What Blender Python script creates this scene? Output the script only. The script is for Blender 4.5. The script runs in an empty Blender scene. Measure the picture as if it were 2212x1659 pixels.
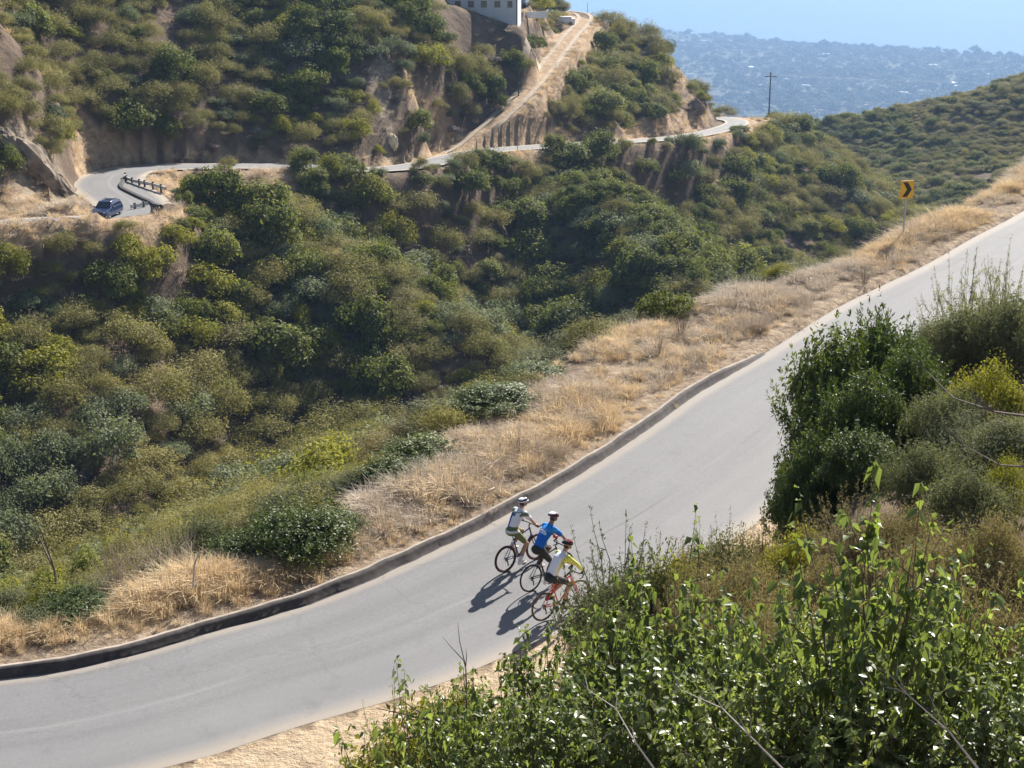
import bpy, bmesh, math, random
import numpy as np
from mathutils import Vector, Matrix

# ------------------------------------------------------------------ camera, sky, sun, exposure
SC = bpy.context.scene
COL = SC.collection
PITCH = math.radians(16.5)
CP, SP = math.cos(PITCH), math.sin(PITCH)
FP = 3315.0                       # focal length for a 2212 wide picture
cam_data = bpy.data.cameras.new('camera')
cam = bpy.data.objects.new('camera', cam_data)
COL.objects.link(cam)
cam.location = (0, 0, 0)
cam.rotation_euler = (math.radians(90) - PITCH, 0, 0)
cam_data.sensor_width = 36.0
cam_data.lens = 36.0 * FP / 2212.0
cam_data.clip_start = 0.1
cam_data.clip_end = 80000.0
SC.camera = cam

SUN_EL, SUN_AZ = math.radians(36.0), math.radians(27.0)      # azimuth measured from +Y towards +X
world = bpy.data.worlds.new('World')
SC.world = world
world.use_nodes = True
wn, wl = world.node_tree.nodes, world.node_tree.links
sky = wn.new('ShaderNodeTexSky')
sky.sky_type = 'NISHITA'
sky.sun_disc = False
sky.sun_elevation = SUN_EL
sky.sun_rotation = SUN_AZ
sky.altitude = 400
sky.dust_density = 1.2
wl.new(sky.outputs[0], wn['Background'].inputs[0])
wn['Background'].inputs[1].default_value = 0.062
sd = bpy.data.lights.new('sun', 'SUN')
sd.energy = 4.9
sd.angle = math.radians(0.53)
sd.color = (1.0, 0.955, 0.89)
sun = bpy.data.objects.new('sun', sd)
COL.objects.link(sun)
to_sun = Vector((math.sin(SUN_AZ) * math.cos(SUN_EL), math.cos(SUN_AZ) * math.cos(SUN_EL), math.sin(SUN_EL)))
sun.rotation_euler = (-to_sun).to_track_quat('-Z', 'Y').to_euler()
SC.view_settings.view_transform = 'Standard'
SC.view_settings.look = 'None'
SC.view_settings.exposure = 1.2
SC.view_settings.gamma = 1.0
SC.cycles.use_denoising = True
SC.cycles.max_bounces = 5
SC.cycles.diffuse_bounces = 2
SC.cycles.glossy_bounces = 2
SC.cycles.transmission_bounces = 3
SC.cycles.volume_bounces = 0
SC.cycles.transparent_max_bounces = 6
SC.cycles.caustics_reflective = False
SC.cycles.caustics_refractive = False
SC.cycles.sample_clamp_indirect = 4.0

# ------------------------------------------------------------------ small helpers
def W(px, py, d):
    u = (px - 1106.0) / FP
    v = (829.5 - py) / FP
    return np.array([d * u, d * (CP + v * SP), d * (-SP + v * CP)])

def proj(x, y, z):
    d = y * CP - z * SP
    d = np.where(np.abs(d) < 1e-3, 1e-3, d)
    return 1106 + FP * x / d, 829.5 - FP * (y * SP + z * CP) / d, d

def road_z(x, y):
    return -16.6 + 0.03 * x + 0.05 * y

def on_road(px, py, dz=0.0):
    r = W(px, py, 1.0)
    t = (-16.6 + dz) / (r[2] - 0.03 * r[0] - 0.05 * r[1])
    return r * t

def tag(o, label=None, cat=None, group=None, kind=None):
    if label: o['label'] = label
    if cat: o['category'] = cat
    if group: o['group'] = group
    if kind: o['kind'] = kind
    return o

def make_mesh(name, V, F, mats=(), smooth=False, mat_idx=None, uv=None, attrs=None):
    """V (n,3) array, F list of index lists or (m,k) array"""
    me = bpy.data.meshes.new(name)
    V = np.asarray(V, dtype=np.float32)
    if isinstance(F, np.ndarray):
        k = F.shape[1]; m = F.shape[0]
        me.vertices.add(len(V)); me.vertices.foreach_set('co', V.ravel())
        me.loops.add(m * k); me.loops.foreach_set('vertex_index', F.astype(np.int32).ravel())
        me.polygons.add(m)
        me.polygons.foreach_set('loop_start', np.arange(0, m * k, k, dtype=np.int32))
        me.polygons.foreach_set('loop_total', np.full(m, k, dtype=np.int32))
        me.update(calc_edges=True)
    else:
        me.from_pydata([tuple(map(float, p)) for p in V], [], F)
        me.update()
    for m_ in mats: me.materials.append(m_)
    if mat_idx is not None:
        me.polygons.foreach_set('material_index', np.asarray(mat_idx, dtype=np.int32))
    if smooth:
        me.polygons.foreach_set('use_smooth', np.ones(len(me.polygons), dtype=bool))
    if uv is not None:
        l = me.uv_layers.new(name='uv')
        vi = np.empty(len(me.loops), dtype=np.int32); me.loops.foreach_get('vertex_index', vi)
        l.data.foreach_set('uv', np.asarray(uv, dtype=np.float32)[vi].ravel())
    if attrs:
        for an, av in attrs.items():
            a = me.attributes.new(an, 'FLOAT', 'POINT')
            a.data.foreach_set('value', np.asarray(av, dtype=np.float32))
    return me

def link(name, me, parent=None, loc=(0, 0, 0), rot=(0, 0, 0)):
    o = bpy.data.objects.new(name, me)
    COL.objects.link(o)
    o.location = loc; o.rotation_euler = rot
    if parent is not None: o.parent = parent
    return o

class MB:
    """collects boxes, tubes, spheres and lathes into one mesh"""
    def __init__(s): s.V = []; s.F = []; s.M = []
    def add(s, V, F, mi=0):
        b = len(s.V); s.V += [tuple(map(float, v)) for v in V]
        s.F += [[i + b for i in f] for f in F]; s.M += [mi] * len(F); return s
    def box(s, lo, hi, mi=0, rz=0.0, c=None):
        x0, y0, z0 = lo; x1, y1, z1 = hi
        V = [(x0,y0,z0),(x1,y0,z0),(x1,y1,z0),(x0,y1,z0),(x0,y0,z1),(x1,y0,z1),(x1,y1,z1),(x0,y1,z1)]
        return s.add(V, [[0,3,2,1],[4,5,6,7],[0,1,5,4],[1,2,6,5],[2,3,7,6],[3,0,4,7]], mi)
    def tube(s, pts, rad, n=8, mi=0, cap=True, flat=None):
        P = [Vector(p) for p in pts]
        R = rad if hasattr(rad, '__len__') else [rad] * len(P)
        V = []; F = []; up = None
        for i, p in enumerate(P):
            t = (P[min(i+1, len(P)-1)] - P[max(i-1, 0)]).normalized()
            if up is None:
                up = Vector((0,0,1)) if abs(t.z) < .9 else Vector((1,0,0))
            a = t.cross(up).normalized(); b = a.cross(t).normalized(); up = b
            for k in range(n):
                an = 2 * math.pi * k / n
                V.append(p + a * (math.cos(an) * R[i]) + b * (math.sin(an) * R[i] * (flat or 1)))
        for i in range(len(P) - 1):
            for k in range(n):
                F.append([i*n+k, i*n+(k+1) % n, (i+1)*n+(k+1) % n, (i+1)*n+k])
        if cap:
            F.append(list(range(n))[::-1]); F.append([(len(P)-1)*n + k for k in range(n)])
        return s.add(V, F, mi)
    def ball(s, c, r, n=12, m=8, mi=0):
        r3 = r if hasattr(r, '__len__') else (r, r, r)
        V = [(c[0], c[1], c[2] + r3[2])]; F = []
        for j in range(1, m):
            th = math.pi * j / m
            for k in range(n):
                a = 2 * math.pi * k / n
                V.append((c[0] + r3[0]*math.sin(th)*math.cos(a), c[1] + r3[1]*math.sin(th)*math.sin(a), c[2] + r3[2]*math.cos(th)))
        V.append((c[0], c[1], c[2] - r3[2]))
        for k in range(n): F.append([0, 1 + k, 1 + (k+1) % n])
        for j in range(m - 2):
            for k in range(n):
                F.append([1+j*n+k, 1+(j+1)*n+k, 1+(j+1)*n+(k+1) % n, 1+j*n+(k+1) % n])
        e = len(V) - 1
        for k in range(n): F.append([e, 1+(m-2)*n+(k+1) % n, 1+(m-2)*n+k])
        return s.add(V, F, mi)
    def ring(s, c, R, r, axis='y', n=40, k=8, mi=0):
        V = []; F = []
        for i in range(n):
            a = 2*math.pi*i/n
            for j in range(k):
                b = 2*math.pi*j/k; q = R + r*math.cos(b); h = r*math.sin(b)
                V.append((c[0] + q*math.cos(a), c[1] + h, c[2] + q*math.sin(a)))
        for i in range(n):
            for j in range(k):
                F.append([i*k+j, ((i+1) % n)*k+j, ((i+1) % n)*k+(j+1) % k, i*k+(j+1) % k])
        return s.add(V, F, mi)
    def poly(s, pts, mi=0): return s.add(pts, [list(range(len(pts)))], mi)
    def prism(s, pts2, x0, x1, mi=0, axis='y'):
        """extrude an outline in the x-z plane along y"""
        n = len(pts2)
        V = [(p[0], x0, p[1]) for p in pts2] + [(p[0], x1, p[1]) for p in pts2]
        F = [list(range(n)), list(range(n, 2*n))[::-1]] + [[i, i+n, (i+1) % n + n, (i+1) % n] for i in range(n)]
        return s.add(V, F, mi)
    def build(s, name, mats, parent=None, smooth=False, loc=(0,0,0), rot=(0,0,0), bevel=0.0, remesh=0.0, smooth_it=0):
        mats = mats if isinstance(mats, (list, tuple)) else [mats]
        me = make_mesh(name, np.array(s.V), s.F, mats, smooth, s.M)
        o = link(name, me, parent, loc, rot)
        if bevel:
            b = o.modifiers.new('bevel', 'BEVEL'); b.width = bevel; b.segments = 2; b.limit_method = 'ANGLE'
        if remesh:
            r = o.modifiers.new('remesh', 'REMESH'); r.mode = 'VOXEL'; r.voxel_size = remesh; r.use_smooth_shade = True
            if smooth_it:
                q = o.modifiers.new('smooth', 'SMOOTH'); q.iterations = smooth_it; q.factor = .5
        return o

# ------------------------------------------------------------------ materials
def nodes_of(name):
    m = bpy.data.materials.new(name); m.use_nodes = True
    return m, m.node_tree.nodes, m.node_tree.links, m.node_tree.nodes['Principled BSDF']

def simple(name, col, rough=.6, metal=0.0, spec=.4, noise=.12, scale=30.0, bump=0.0):
    m, N, L, b = nodes_of(name)
    b.inputs['Roughness'].default_value = rough; b.inputs['Metallic'].default_value = metal
    b.inputs['Specular IOR Level'].default_value = spec
    tc = N.new('ShaderNodeTexCoord'); nz = N.new('ShaderNodeTexNoise'); nz.inputs['Scale'].default_value = scale
    nz.inputs['Detail'].default_value = 5
    L.new(tc.outputs['Object'], nz.inputs['Vector'])
    r = N.new('ShaderNodeValToRGB')
    r.color_ramp.elements[0].position = .3; r.color_ramp.elements[1].position = .7
    r.color_ramp.elements[0].color = tuple(max(0, c*(1-noise)) for c in col) + (1,)
    r.color_ramp.elements[1].color = tuple(min(1, c*(1+noise)) for c in col) + (1,)
    L.new(nz.outputs['Fac'], r.inputs[0]); L.new(r.outputs[0], b.inputs['Base Color'])
    if bump:
        bp = N.new('ShaderNodeBump'); bp.inputs['Strength'].default_value = bump; bp.inputs['Distance'].default_value = .02
        L.new(nz.outputs['Fac'], bp.inputs['Height']); L.new(bp.outputs[0], b.inputs['Normal'])
    return m

def leafmat(name, c1, c2, c3=None, trans=.35, rough=.7, spec=.15, macro=.05, tint=(1.25, 1.3, .7)):
    """colour varies per leaf (attribute var), per plant (object random) and over the slope (noise at the plant's place)"""
    m, N, L, b = nodes_of(name)
    at = N.new('ShaderNodeAttribute'); at.attribute_name = 'var'
    oi = N.new('ShaderNodeObjectInfo')
    nz = N.new('ShaderNodeTexNoise'); nz.inputs['Scale'].default_value = macro; nz.inputs['Detail'].default_value = 2
    L.new(oi.outputs['Location'], nz.inputs['Vector'])
    a1 = N.new('ShaderNodeMath'); a1.operation = 'MULTIPLY_ADD'; a1.inputs[1].default_value = .45
    L.new(at.outputs['Fac'], a1.inputs[0])
    a2 = N.new('ShaderNodeMath'); a2.operation = 'MULTIPLY'; a2.inputs[1].default_value = .35
    L.new(oi.outputs['Random'], a2.inputs[0]); L.new(a2.outputs[0], a1.inputs[2])
    a3 = N.new('ShaderNodeMath'); a3.operation = 'MULTIPLY_ADD'; a3.inputs[1].default_value = .9
    L.new(nz.outputs['Fac'], a3.inputs[0]); L.new(a1.outputs[0], a3.inputs[2])
    a4 = N.new('ShaderNodeMath'); a4.operation = 'SUBTRACT'; a4.inputs[1].default_value = .35
    L.new(a3.outputs[0], a4.inputs[0])
    r = N.new('ShaderNodeValToRGB'); e = r.color_ramp.elements
    e[0].position = .0; e[0].color = tuple(c1) + (1,); e[1].position = 1.0; e[1].color = tuple(c3 or c2) + (1,)
    x = e.new(.55); x.color = tuple(c2) + (1,)
    L.new(a4.outputs[0], r.inputs[0])
    L.new(r.outputs[0], b.inputs['Base Color'])
    b.inputs['Roughness'].default_value = rough; b.inputs['Specular IOR Level'].default_value = spec
    t = N.new('ShaderNodeBsdfTranslucent')
    tm = N.new('ShaderNodeMixRGB'); tm.blend_type = 'MULTIPLY'; tm.inputs[0].default_value = 1; tm.inputs[2].default_value = tuple(tint) + (1,)
    L.new(r.outputs[0], tm.inputs[1]); L.new(tm.outputs[0], t.inputs['Color'])
    mx = N.new('ShaderNodeMixShader'); mx.inputs[0].default_value = trans
    L.new(b.outputs[0], mx.inputs[1]); L.new(t.outputs[0], mx.inputs[2])
    L.new(mx.outputs[0], N['Material Output'].inputs['Surface'])
    return m

MAT = {}
MAT['chamise'] = leafmat('chamise_leaves', (.14,.128,.048), (.245,.22,.08), (.35,.295,.11), trans=.28)
MAT['laurel'] = leafmat('laurel_leaves', (.072,.088,.022), (.145,.16,.036), (.24,.24,.055), trans=.32)
MAT['yellow'] = leafmat('yellow_green_leaves', (.145,.15,.024), (.26,.25,.035), (.38,.345,.05), trans=.35)
MAT['grey'] = leafmat('grey_green_leaves', (.095,.112,.06), (.165,.185,.10), (.25,.265,.155), trans=.28)
MAT['twig'] = leafmat('dead_twigs', (.12,.09,.075), (.20,.155,.13), (.28,.22,.18), trans=.0)
MAT['broad'] = leafmat('broad_glossy_leaves', (.085,.115,.038), (.185,.225,.07), (.41,.43,.14), trans=.46, rough=.38, spec=.42, macro=.4)
MAT['holly'] = leafmat('dark_glossy_leaves', (.045,.07,.018), (.09,.12,.028), (.18,.20,.05), trans=.3, rough=.5, spec=.25, macro=.4)
MAT['feather'] = leafmat('feathery_leaves', (.13,.105,.05), (.24,.19,.095), (.38,.30,.17), trans=.3, macro=.25)
MAT['feathergrey'] = leafmat('feathery_grey_leaves', (.085,.095,.045), (.15,.155,.075), (.24,.23,.12), trans=.3, macro=.25)
MAT['russet'] = leafmat('russet_leaves', (.08,.055,.028), (.14,.09,.04), (.20,.15,.06), trans=.25, macro=.25)
MAT['lime'] = leafmat('lime_leaves', (.12,.13,.022), (.22,.21,.035), (.34,.30,.05), trans=.38, macro=.25)
MAT['bark'] = simple('bark', (.17,.13,.10), .85, noise=.3, scale=25)
MAT['palewood'] = simple('pale_dead_wood', (.45,.40,.34), .8, noise=.2, scale=25)
MAT['straw'] = leafmat('straw', (.54,.40,.24), (.72,.57,.37), (.86,.74,.54), trans=.3, macro=.5, spec=.1, tint=(1.0,.95,.85))
MAT['greystraw'] = leafmat('grey_straw', (.46,.38,.29), (.62,.53,.42), (.76,.67,.56), trans=.2, macro=.5, spec=.1, tint=(1,.95,.9))
# ------------------------------------------------------------------ terrain
def catmull(P, step):
    P = np.asarray(P, float); out = []
    Q = np.vstack([2*P[0]-P[1], P, 2*P[-1]-P[-2]])
    for i in range(1, len(Q) - 2):
        n = max(2, int(np.linalg.norm(Q[i+1]-Q[i]) / step))
        for k in range(n):
            t = k / n
            out.append(.5*((2*Q[i]) + (-Q[i-1]+Q[i+1])*t + (2*Q[i-1]-5*Q[i]+4*Q[i+1]-Q[i+2])*t*t + (-Q[i-1]+3*Q[i]-3*Q[i+1]+Q[i+2])*t**3))
    out.append(Q[-2]); return np.array(out)

KERB_P = [(0,1464),(234,1424),(469,1358),(703,1288),(985,1163),(1083,1112),(1217,1041),(1400,922),(1500,850),(1650,765),(1800,670),(1900,620),(2000,572),(2100,515),(2212,455)]
kw = [on_road(*p)[:2] for p in KERB_P]
kw = [np.array([-40., 33.]), np.array([-24., 29.8]), np.array([-16.5, 29.3])] + kw + [np.array([29., 78.]), np.array([37., 92.]), np.array([46., 112.])]
KERB = catmull(kw, .7)
def normals2(P):
    T = np.gradient(P, axis=0); T /= np.linalg.norm(T, axis=1)[:, None]
    return T, np.c_[-T[:, 1], T[:, 0]]             # left-hand normal: the canyon side
KT, KN = normals2(KERB)
def road_width(x): return np.interp(x, [-12, -6, -1, 4, 60], [4.7, 4.9, 5.5, 6.0, 6.0])
NEAR = KERB - KN * road_width(KERB[:, 0])[:, None]
EDGE_P = [(0,1360),(200,1310),(400,1240),(640,1210),(760,1160),(800,1090),(880,1040),(980,980),(1060,900),(1200,800),(1300,735),(1400,700),(1500,660),(1570,630),(1700,600),(1840,560),(1950,515),(2060,465),(2212,385)]
ew = [on_road(*p, dz=.5)[:2] for p in EDGE_P]
ew = [np.array([-40., 37.]), np.array([-24., 33.5])] + ew + [np.array([31., 85.]), np.array([40., 101.]), np.array([49., 119.])]
EDGE = catmull(ew, 1.0)

def signed_dist(P, X, Y):
    """signed distance to polyline (positive on its left-hand side) and index of the nearest vertex"""
    n = len(X); best = np.full(n, 1e18); sg = np.ones(n); idx = np.zeros(n)
    for i in range(len(P) - 1):
        a, b = P[i], P[i+1]; ab = b - a; L2 = ab @ ab
        t = np.clip(((X-a[0])*ab[0] + (Y-a[1])*ab[1]) / L2, 0, 1)
        dx = X - a[0] - t*ab[0]; dy = Y - a[1] - t*ab[1]; d2 = dx*dx + dy*dy
        k = d2 < best
        best[k] = d2[k]; sg[k] = np.where((ab[0]*dy - ab[1]*dx)[k] >= 0, 1, -1); idx[k] = i + t[k]
    return np.sqrt(best) * sg, idx

# far road, drawn as picture points with distances
R2_P = [(-140,500,136),(0,492,140),(100,484,142.5),(212,476,144.5),(280,462,149),(282,438,155),(236,402,165.5),(250,377,173),(312,364,179),(469,357,184),(640,361,189),(800,366,193),(900,360,201),(985,338,213),(1050,326,221),(1180,316,232),(1300,308,244),(1420,302,259),(1500,292,274),(1560,280,288),(1592,266,300),(1570,256,308),(1500,251,316),(1400,240,330)]
R2 = catmull([W(*p) for p in R2_P], 1.5)
R2[:, 2] = np.convolve(np.pad(R2[:, 2], 6, mode='edge'), np.ones(13)/13, mode='valid')
TR_P = [(960,338,218),(1000,322,222),(1050,280,228),(1120,215,238),(1180,148,256),(1230,82,283),(1262,45,306),(1255,30,318),(1215,24,326)]
TRACK = catmull([W(*p) for p in TR_P], 2.0)

BERM = catmull([W(-150,510,130), W(-50,498,134.5), W(60,492,137.8), W(180,486,140.6), W(262,478,144), W(330,464,146.5), W(365,455,150)], 1.5)
PTS = [  # picture point + distance of the ground surface
 (-300,560,130),(-300,800,115),(-300,1000,105),(-300,450,140),(-300,300,146),(-300,100,160),(-300,-100,175),
 (0,520,142),(0,600,139),(0,750,131),(0,900,124),(0,1050,118),(0,1150,114),
 (200,520,144),(200,650,138),(200,800,131),(200,950,125),(200,1100,119),
 (400,550,152),(400,700,144),(400,850,137),(400,1000,130),(400,1080,126),
 (400,405,172),(440,435,163),(330,470,152),(300,520,147),(350,540,149),
 (600,440,168),(600,560,159),(600,700,151),(600,850,144),(600,980,138),
 (450,440,162),(640,540,161),(800,610,158),(950,690,155),(1080,750,152),
 (800,750,150),(900,850,144),(560,400,178),(640,395,181),
 (700,545,178),(850,590,182),(1000,690,190),(1150,715,193),(800,480,186),(800,400,190.5),(700,420,183),(1000,400,207),(1000,500,200),(1000,600,195),
 (1150,400,221),(1150,345,228),(1150,500,212),(1150,600,204),(1250,600,198),(1250,520,203),
 (1150,362,225),(1250,430,209),(1350,510,197),(1450,590,187),(1510,650,181),
 (1330,425,242),(1450,500,242),(1550,600,238),
 (1300,335,246),(1400,340,260),(1400,420,252),(1550,400,268),(1550,320,282),(1550,500,254),(1700,520,266),(1700,420,281),(1700,330,301),
 (1600,275,303),(1640,262,312),(1665,260,318),(1740,290,322),(1800,350,308),(1860,420,296),(1900,480,284),
 (1750,278,455),(1850,262,455),(1950,240,452),(2050,215,448),(2212,168,445),(2400,100,450),(2700,0,455),
 (1850,330,425),(1900,400,388),(2000,400,382),(2000,320,415),(2200,300,405),(2200,380,372),(2000,470,350),(2400,300,390),(2700,250,380),(2400,450,340),
 (1120,215,238),(1180,148,256),(1230,82,283),(1262,48,306),(1300,42,308),(1350,68,306),(1420,108,305),(1470,160,306),(1505,220,308),(1535,250,309),
 (1250,200,266),(1350,200,274),(1350,275,256),(1450,230,285),(1200,270,242),(1250,120,279),(1050,280,228),(1000,322,222),
 (1105,60,248),(1060,42,245.5),(1020,28,243.5),(985,12,242),(1020,150,236),(1050,230,232),(900,200,212),(900,285,206),(900,100,221),(900,0,232),(1126,30,262),(1155,28,264),(1185,30,267),(1150,44,257),(1185,55,262),(1126,24,272),(1090,20,266),(1160,22,285),(1210,22,310),
 (700,0,215),(700,100,208.5),(700,200,202.5),(700,300,197),(500,300,190),(500,200,196),(500,100,202.5),(500,0,209),(350,300,183),(350,200,189),(350,100,196),(350,0,204),
 (200,335,177),(200,250,180),(200,150,185),(200,0,194),(100,420,157),(50,405,153),(50,300,156),(50,200,161),(50,100,167),(0,0,176),(125,300,163),(165,378,164),(0,458,148),(60,458,149),(160,455,152),
]
ctrl = [W(*p) for p in PTS]
ctrl += [R2[i] for i in range(0, len(R2), 7)]
ctrl += [TRACK[i] for i in range(2, len(TRACK), 8)]
ctrl += [np.array(p, float) for p in [   # hidden ground: behind the crests, down in the canyon, beyond the frame
 (60,372,-66),(78,352,-70),(50,420,-70),(100,300,-72),(130,330,-62),(70,260,-66),(50,215,-60),(100,240,-66),(150,260,-60),
 (38,180,-62),(12,165,-56),(12,128,-56),(-15,112,-50),(-35,90,-46),(-60,80,-44),(-90,85,-36),(-110,110,-28),(30,120,-62),(60,160,-66),(0,90,-60),(-20,70,-58),(-50,55,-56),(60,90,-70),(110,150,-74),
 (40,350,-55),(20,380,-62),(0,400,-60),(60,520,-95),(120,520,-90),(200,500,-60),(0,520,-100),(-80,520,-70),
 (-20,290,4),(-60,290,14),(-110,260,16),(-110,200,4),(-150,150,0),(-60,380,10),(-160,300,30),(8,300,-24),(18,330,-36),(48,338,-48),(-10,350,-30),
 (110,470,-62),(150,480,-55),(190,420,-22),(220,340,-40),(200,260,-50)]]
ctrl = np.array(ctrl)
_c = 3.0
def _phi(r2): return np.sqrt(r2 + _c*_c)
n = len(ctrl)
A = _phi(((ctrl[:, None, :2] - ctrl[None, :, :2])**2).sum(-1)) - np.eye(n) * .12
Pm = np.c_[np.ones(n), ctrl[:, :2]]
M_ = np.block([[A, Pm], [Pm.T, np.zeros((3, 3))]])
sol = np.linalg.solve(M_, np.r_[ctrl[:, 2], np.zeros(3)])
def far_tps(X, Y):
    out = np.empty(len(X))
    for s in range(0, len(X), 40000):
        x, y = X[s:s+40000], Y[s:s+40000]
        r2 = (x[:, None]-ctrl[None, :, 0])**2 + (y[:, None]-ctrl[None, :, 1])**2
        out[s:s+40000] = _phi(r2) @ sol[:n] + sol[n] + sol[n+1]*x + sol[n+2]*y
    return out

def vnoise(X, Y, scale, seed=0, octaves=3):
    out = np.zeros(len(X)); amp = 1.0; tot = 0
    for o in range(octaves):
        fx, fy = X/scale + seed*17.3, Y/scale + seed*7.7
        ix, iy = np.floor(fx).astype(np.int64), np.floor(fy).astype(np.int64)
        tx, ty = fx-ix, fy-iy; tx = tx*tx*(3-2*tx); ty = ty*ty*(3-2*ty)
        def h(a, b):
            q = (a*374761393 + b*668265263 + seed*1442695 + o*97) & 0x7fffffff
            q = ((q ^ (q >> 13)) * 1274126177) & 0x7fffffff
            return ((q ^ (q >> 16)) & 0xffff) / 65535.0
        v = (h(ix,iy)*(1-tx)+h(ix+1,iy)*tx)*(1-ty) + (h(ix,iy+1)*(1-tx)+h(ix+1,iy+1)*tx)*ty
        out += amp*(v-.5); tot += amp; amp *= .5; scale *= .5
    return out / tot * 2

def sstep(a, b, x):
    t = np.clip((x-a)/(b-a), 0, 1); return t*t*(3-2*t)

SEA = -432.0
def terrain(X, Y):
    X = np.asarray(X, float).ravel(); Y = np.asarray(Y, float).ravel()
    z = np.full(len(X), -400.0)
    loc = (Y < 700)
    x, y = X[loc], Y[loc]
    far = far_tps(x, y)
    g = vnoise(x, y, 14, 3, 3); rough = np.clip((y-70)/60, 0, 1)
    far = far + g*.9*rough
    sk, _ = signed_dist(KERB, x, y); se, ie = signed_dist(EDGE, x, y); sn, _ = signed_dist(NEAR, x, y)
    rz = road_z(x, y)
    side = np.maximum(se, 0)
    ie = np.clip(np.round(ie).astype(int), 0, len(EDGE)-1)
    rze = road_z(EDGE[ie, 0], EDGE[ie, 1]); wr = sstep(0, 6, side)
    slope = np.interp(x, [-12, -2, 5, 14], [.56, .80, 1.0, 1.2])
    near_slope = (rz*(1-wr) + rze*wr) + .12 - np.where(side < 2, .25*side**2, 1.0 + slope*(side-2)) + vnoise(x, y, 5, 5, 3)*.35*sstep(0, 3, side)
    k = 3.0
    hmax = np.clip(.5 + .5*(near_slope-far)/k, 0, 1)
    canyon = far*(1-hmax) + near_slope*hmax + k*hmax*(1-hmax)
    # shoulder
    zz = np.where(se > 0, canyon, rz + .10 + vnoise(x, y, 2.2, 9, 3)*.07*sstep(.1, .8, sk))
    zz = np.where((sk <= .16), rz - .03, zz)
    zz = np.where((sn < 1.5) & (sn > -.06), rz - .001, zz)
    # camera side: dirt verge, then the bank up to the upper road where the camera stands
    t = np.maximum(-sn, 0)
    toe = np.interp(x, [-8, -2, 3, 8, 20], [4.5, 2.6, 1.0, .5, .4])
    bank = rz - .02 + np.maximum(t - toe, 0) * np.interp(x, [-3, 4, 9], [.62, .85, 1.1])
    azr = x/np.maximum(y, 2.0)
    lim = -.4 - .58*np.minimum(y, 12.5) - np.interp(azr, [-.12, .02, .12, .19, .24, .35], [.60, .45, .40, .30, .12, .08])*np.maximum(y-12.5, 0)
    lim = np.where(azr < -.04, np.minimum(lim, -1.2 - .61*y), lim)
    camside = np.maximum(rz + .002, np.minimum(bank, lim))
    camside = np.minimum(camside, -1.9) + vnoise(x, y, 2.5, 12, 3)*.16*sstep(toe, toe+1.5, t) + vnoise(x, y, .8, 13, 2)*.03*sstep(.3, 1.5, t)
    zz = np.where(sn < -.05, camside, zz)
    # far road and track benches
    box = (y > 120) & (y < 345) & (x < 90)
    bx, by = x[box], y[box]
    if len(bx):
        d2, i2 = signed_dist(R2[:, :2], bx, by)
        ii = np.clip(i2, 0, len(R2)-1.001); i0 = ii.astype(int); fr = ii-i0
        z2 = R2[i0, 2]*(1-fr) + R2[i0+1, 2]*fr
        zt = zz[box]
        up = zt > z2
        w = 1 - sstep(np.where(up, 3.4, 4.0), np.where(up, 5.6, 8.0), np.abs(d2) + vnoise(bx, by, 4, 21, 2)*.5)
        inside = np.abs(d2) < 3.3
        zt = zt*(1-w) + (z2 - np.where(inside, .22, .02))*w
        zt += vnoise(bx, by, 2.5, 31, 3)*.45*np.where(up, 1, .4)*sstep(0, .5, w)*sstep(0, .4, 1-w)*1.5
        dt, it = signed_dist(TRACK[:, :2], bx, by)
        ii = np.clip(it, 0, len(TRACK)-1.001); i0 = ii.astype(int); fr = ii-i0
        z3 = TRACK[i0, 2]*(1-fr) + TRACK[i0+1, 2]*fr
        w = (1 - sstep(2.2, 5.5, np.abs(dt))) * (np.abs(d2) > 3.6)
        zt = zt*(1-w) + z3*w
        zz[box] = zt
    # the shelf the white house stands on: the slope in front stays under the foot of its wall
    zm = np.interp(x, [-9.05, -3.4, .9], [-11.7, -13.8, -15.1])*np.minimum(y/254.0, 1.0)
    inn = sstep(-12.5, -10.0, x)*(1-sstep(1.4, 3.0, x))*(y > 212)*(y < 268)
    zz = zz*(1-inn) + np.minimum(zz, zm)*inn
    zz = np.where((y > 246.5) & (y < 268) & (x > -14) & (x < 4), np.maximum(zz, zm - .1 - 1.7*np.maximum(251.5-y, 0) - 2.2*np.maximum(x-1.5, 0) - 1.5*np.maximum(-10-x, 0)), zz)
    # low earth berm on the outer side of the hairpin
    bb_ = (y > 120) & (y < 160) & (x < -10)
    if bb_.any():
        db, _ = signed_dist(BERM[:, :2], x[bb_], y[bb_]); zz[bb_] += np.where(x[bb_] < -38, 1.25, .7)*np.exp(-(db/1.25)**2)*(1+.5*vnoise(x[bb_], y[bb_], 3, 88, 2))
    # down to the coastal plain
    w = sstep(500, 690, y)
    zz = zz*(1-w) + (-120 - .12*(y-500))*w
    z[loc] = zz
    rest = ~loc
    xr, yr = X[rest], Y[rest]
    foot = -144 - .19*(yr-700)
    plain = -405 + vnoise(xr, yr, 900, 41, 3)*9 + 14*sstep(3800, 5000, yr)
    zr = np.maximum(foot, plain)
    shore = 6350 - 1.15*(xr-530) + vnoise(xr, yr, 600, 44, 3)*130
    zr = zr*(1-sstep(-60, 140, yr-shore)) + (SEA-25)*sstep(-60, 140, yr-shore)
    z[rest] = zr
    return z

def ground_at(x, y): return float(terrain([x], [y])[0])

def in_poly(P, X, Y):
    c = np.zeros(len(X), bool); n = len(P)
    for i in range(n):
        x0, y0 = P[i]; x1, y1 = P[(i+1) % n]
        if y0 == y1: continue
        k = ((y0 > Y) != (y1 > Y)) & (X < (x1-x0)*(Y-y0)/(y1-y0)+x0)
        c ^= k
    return c
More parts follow.
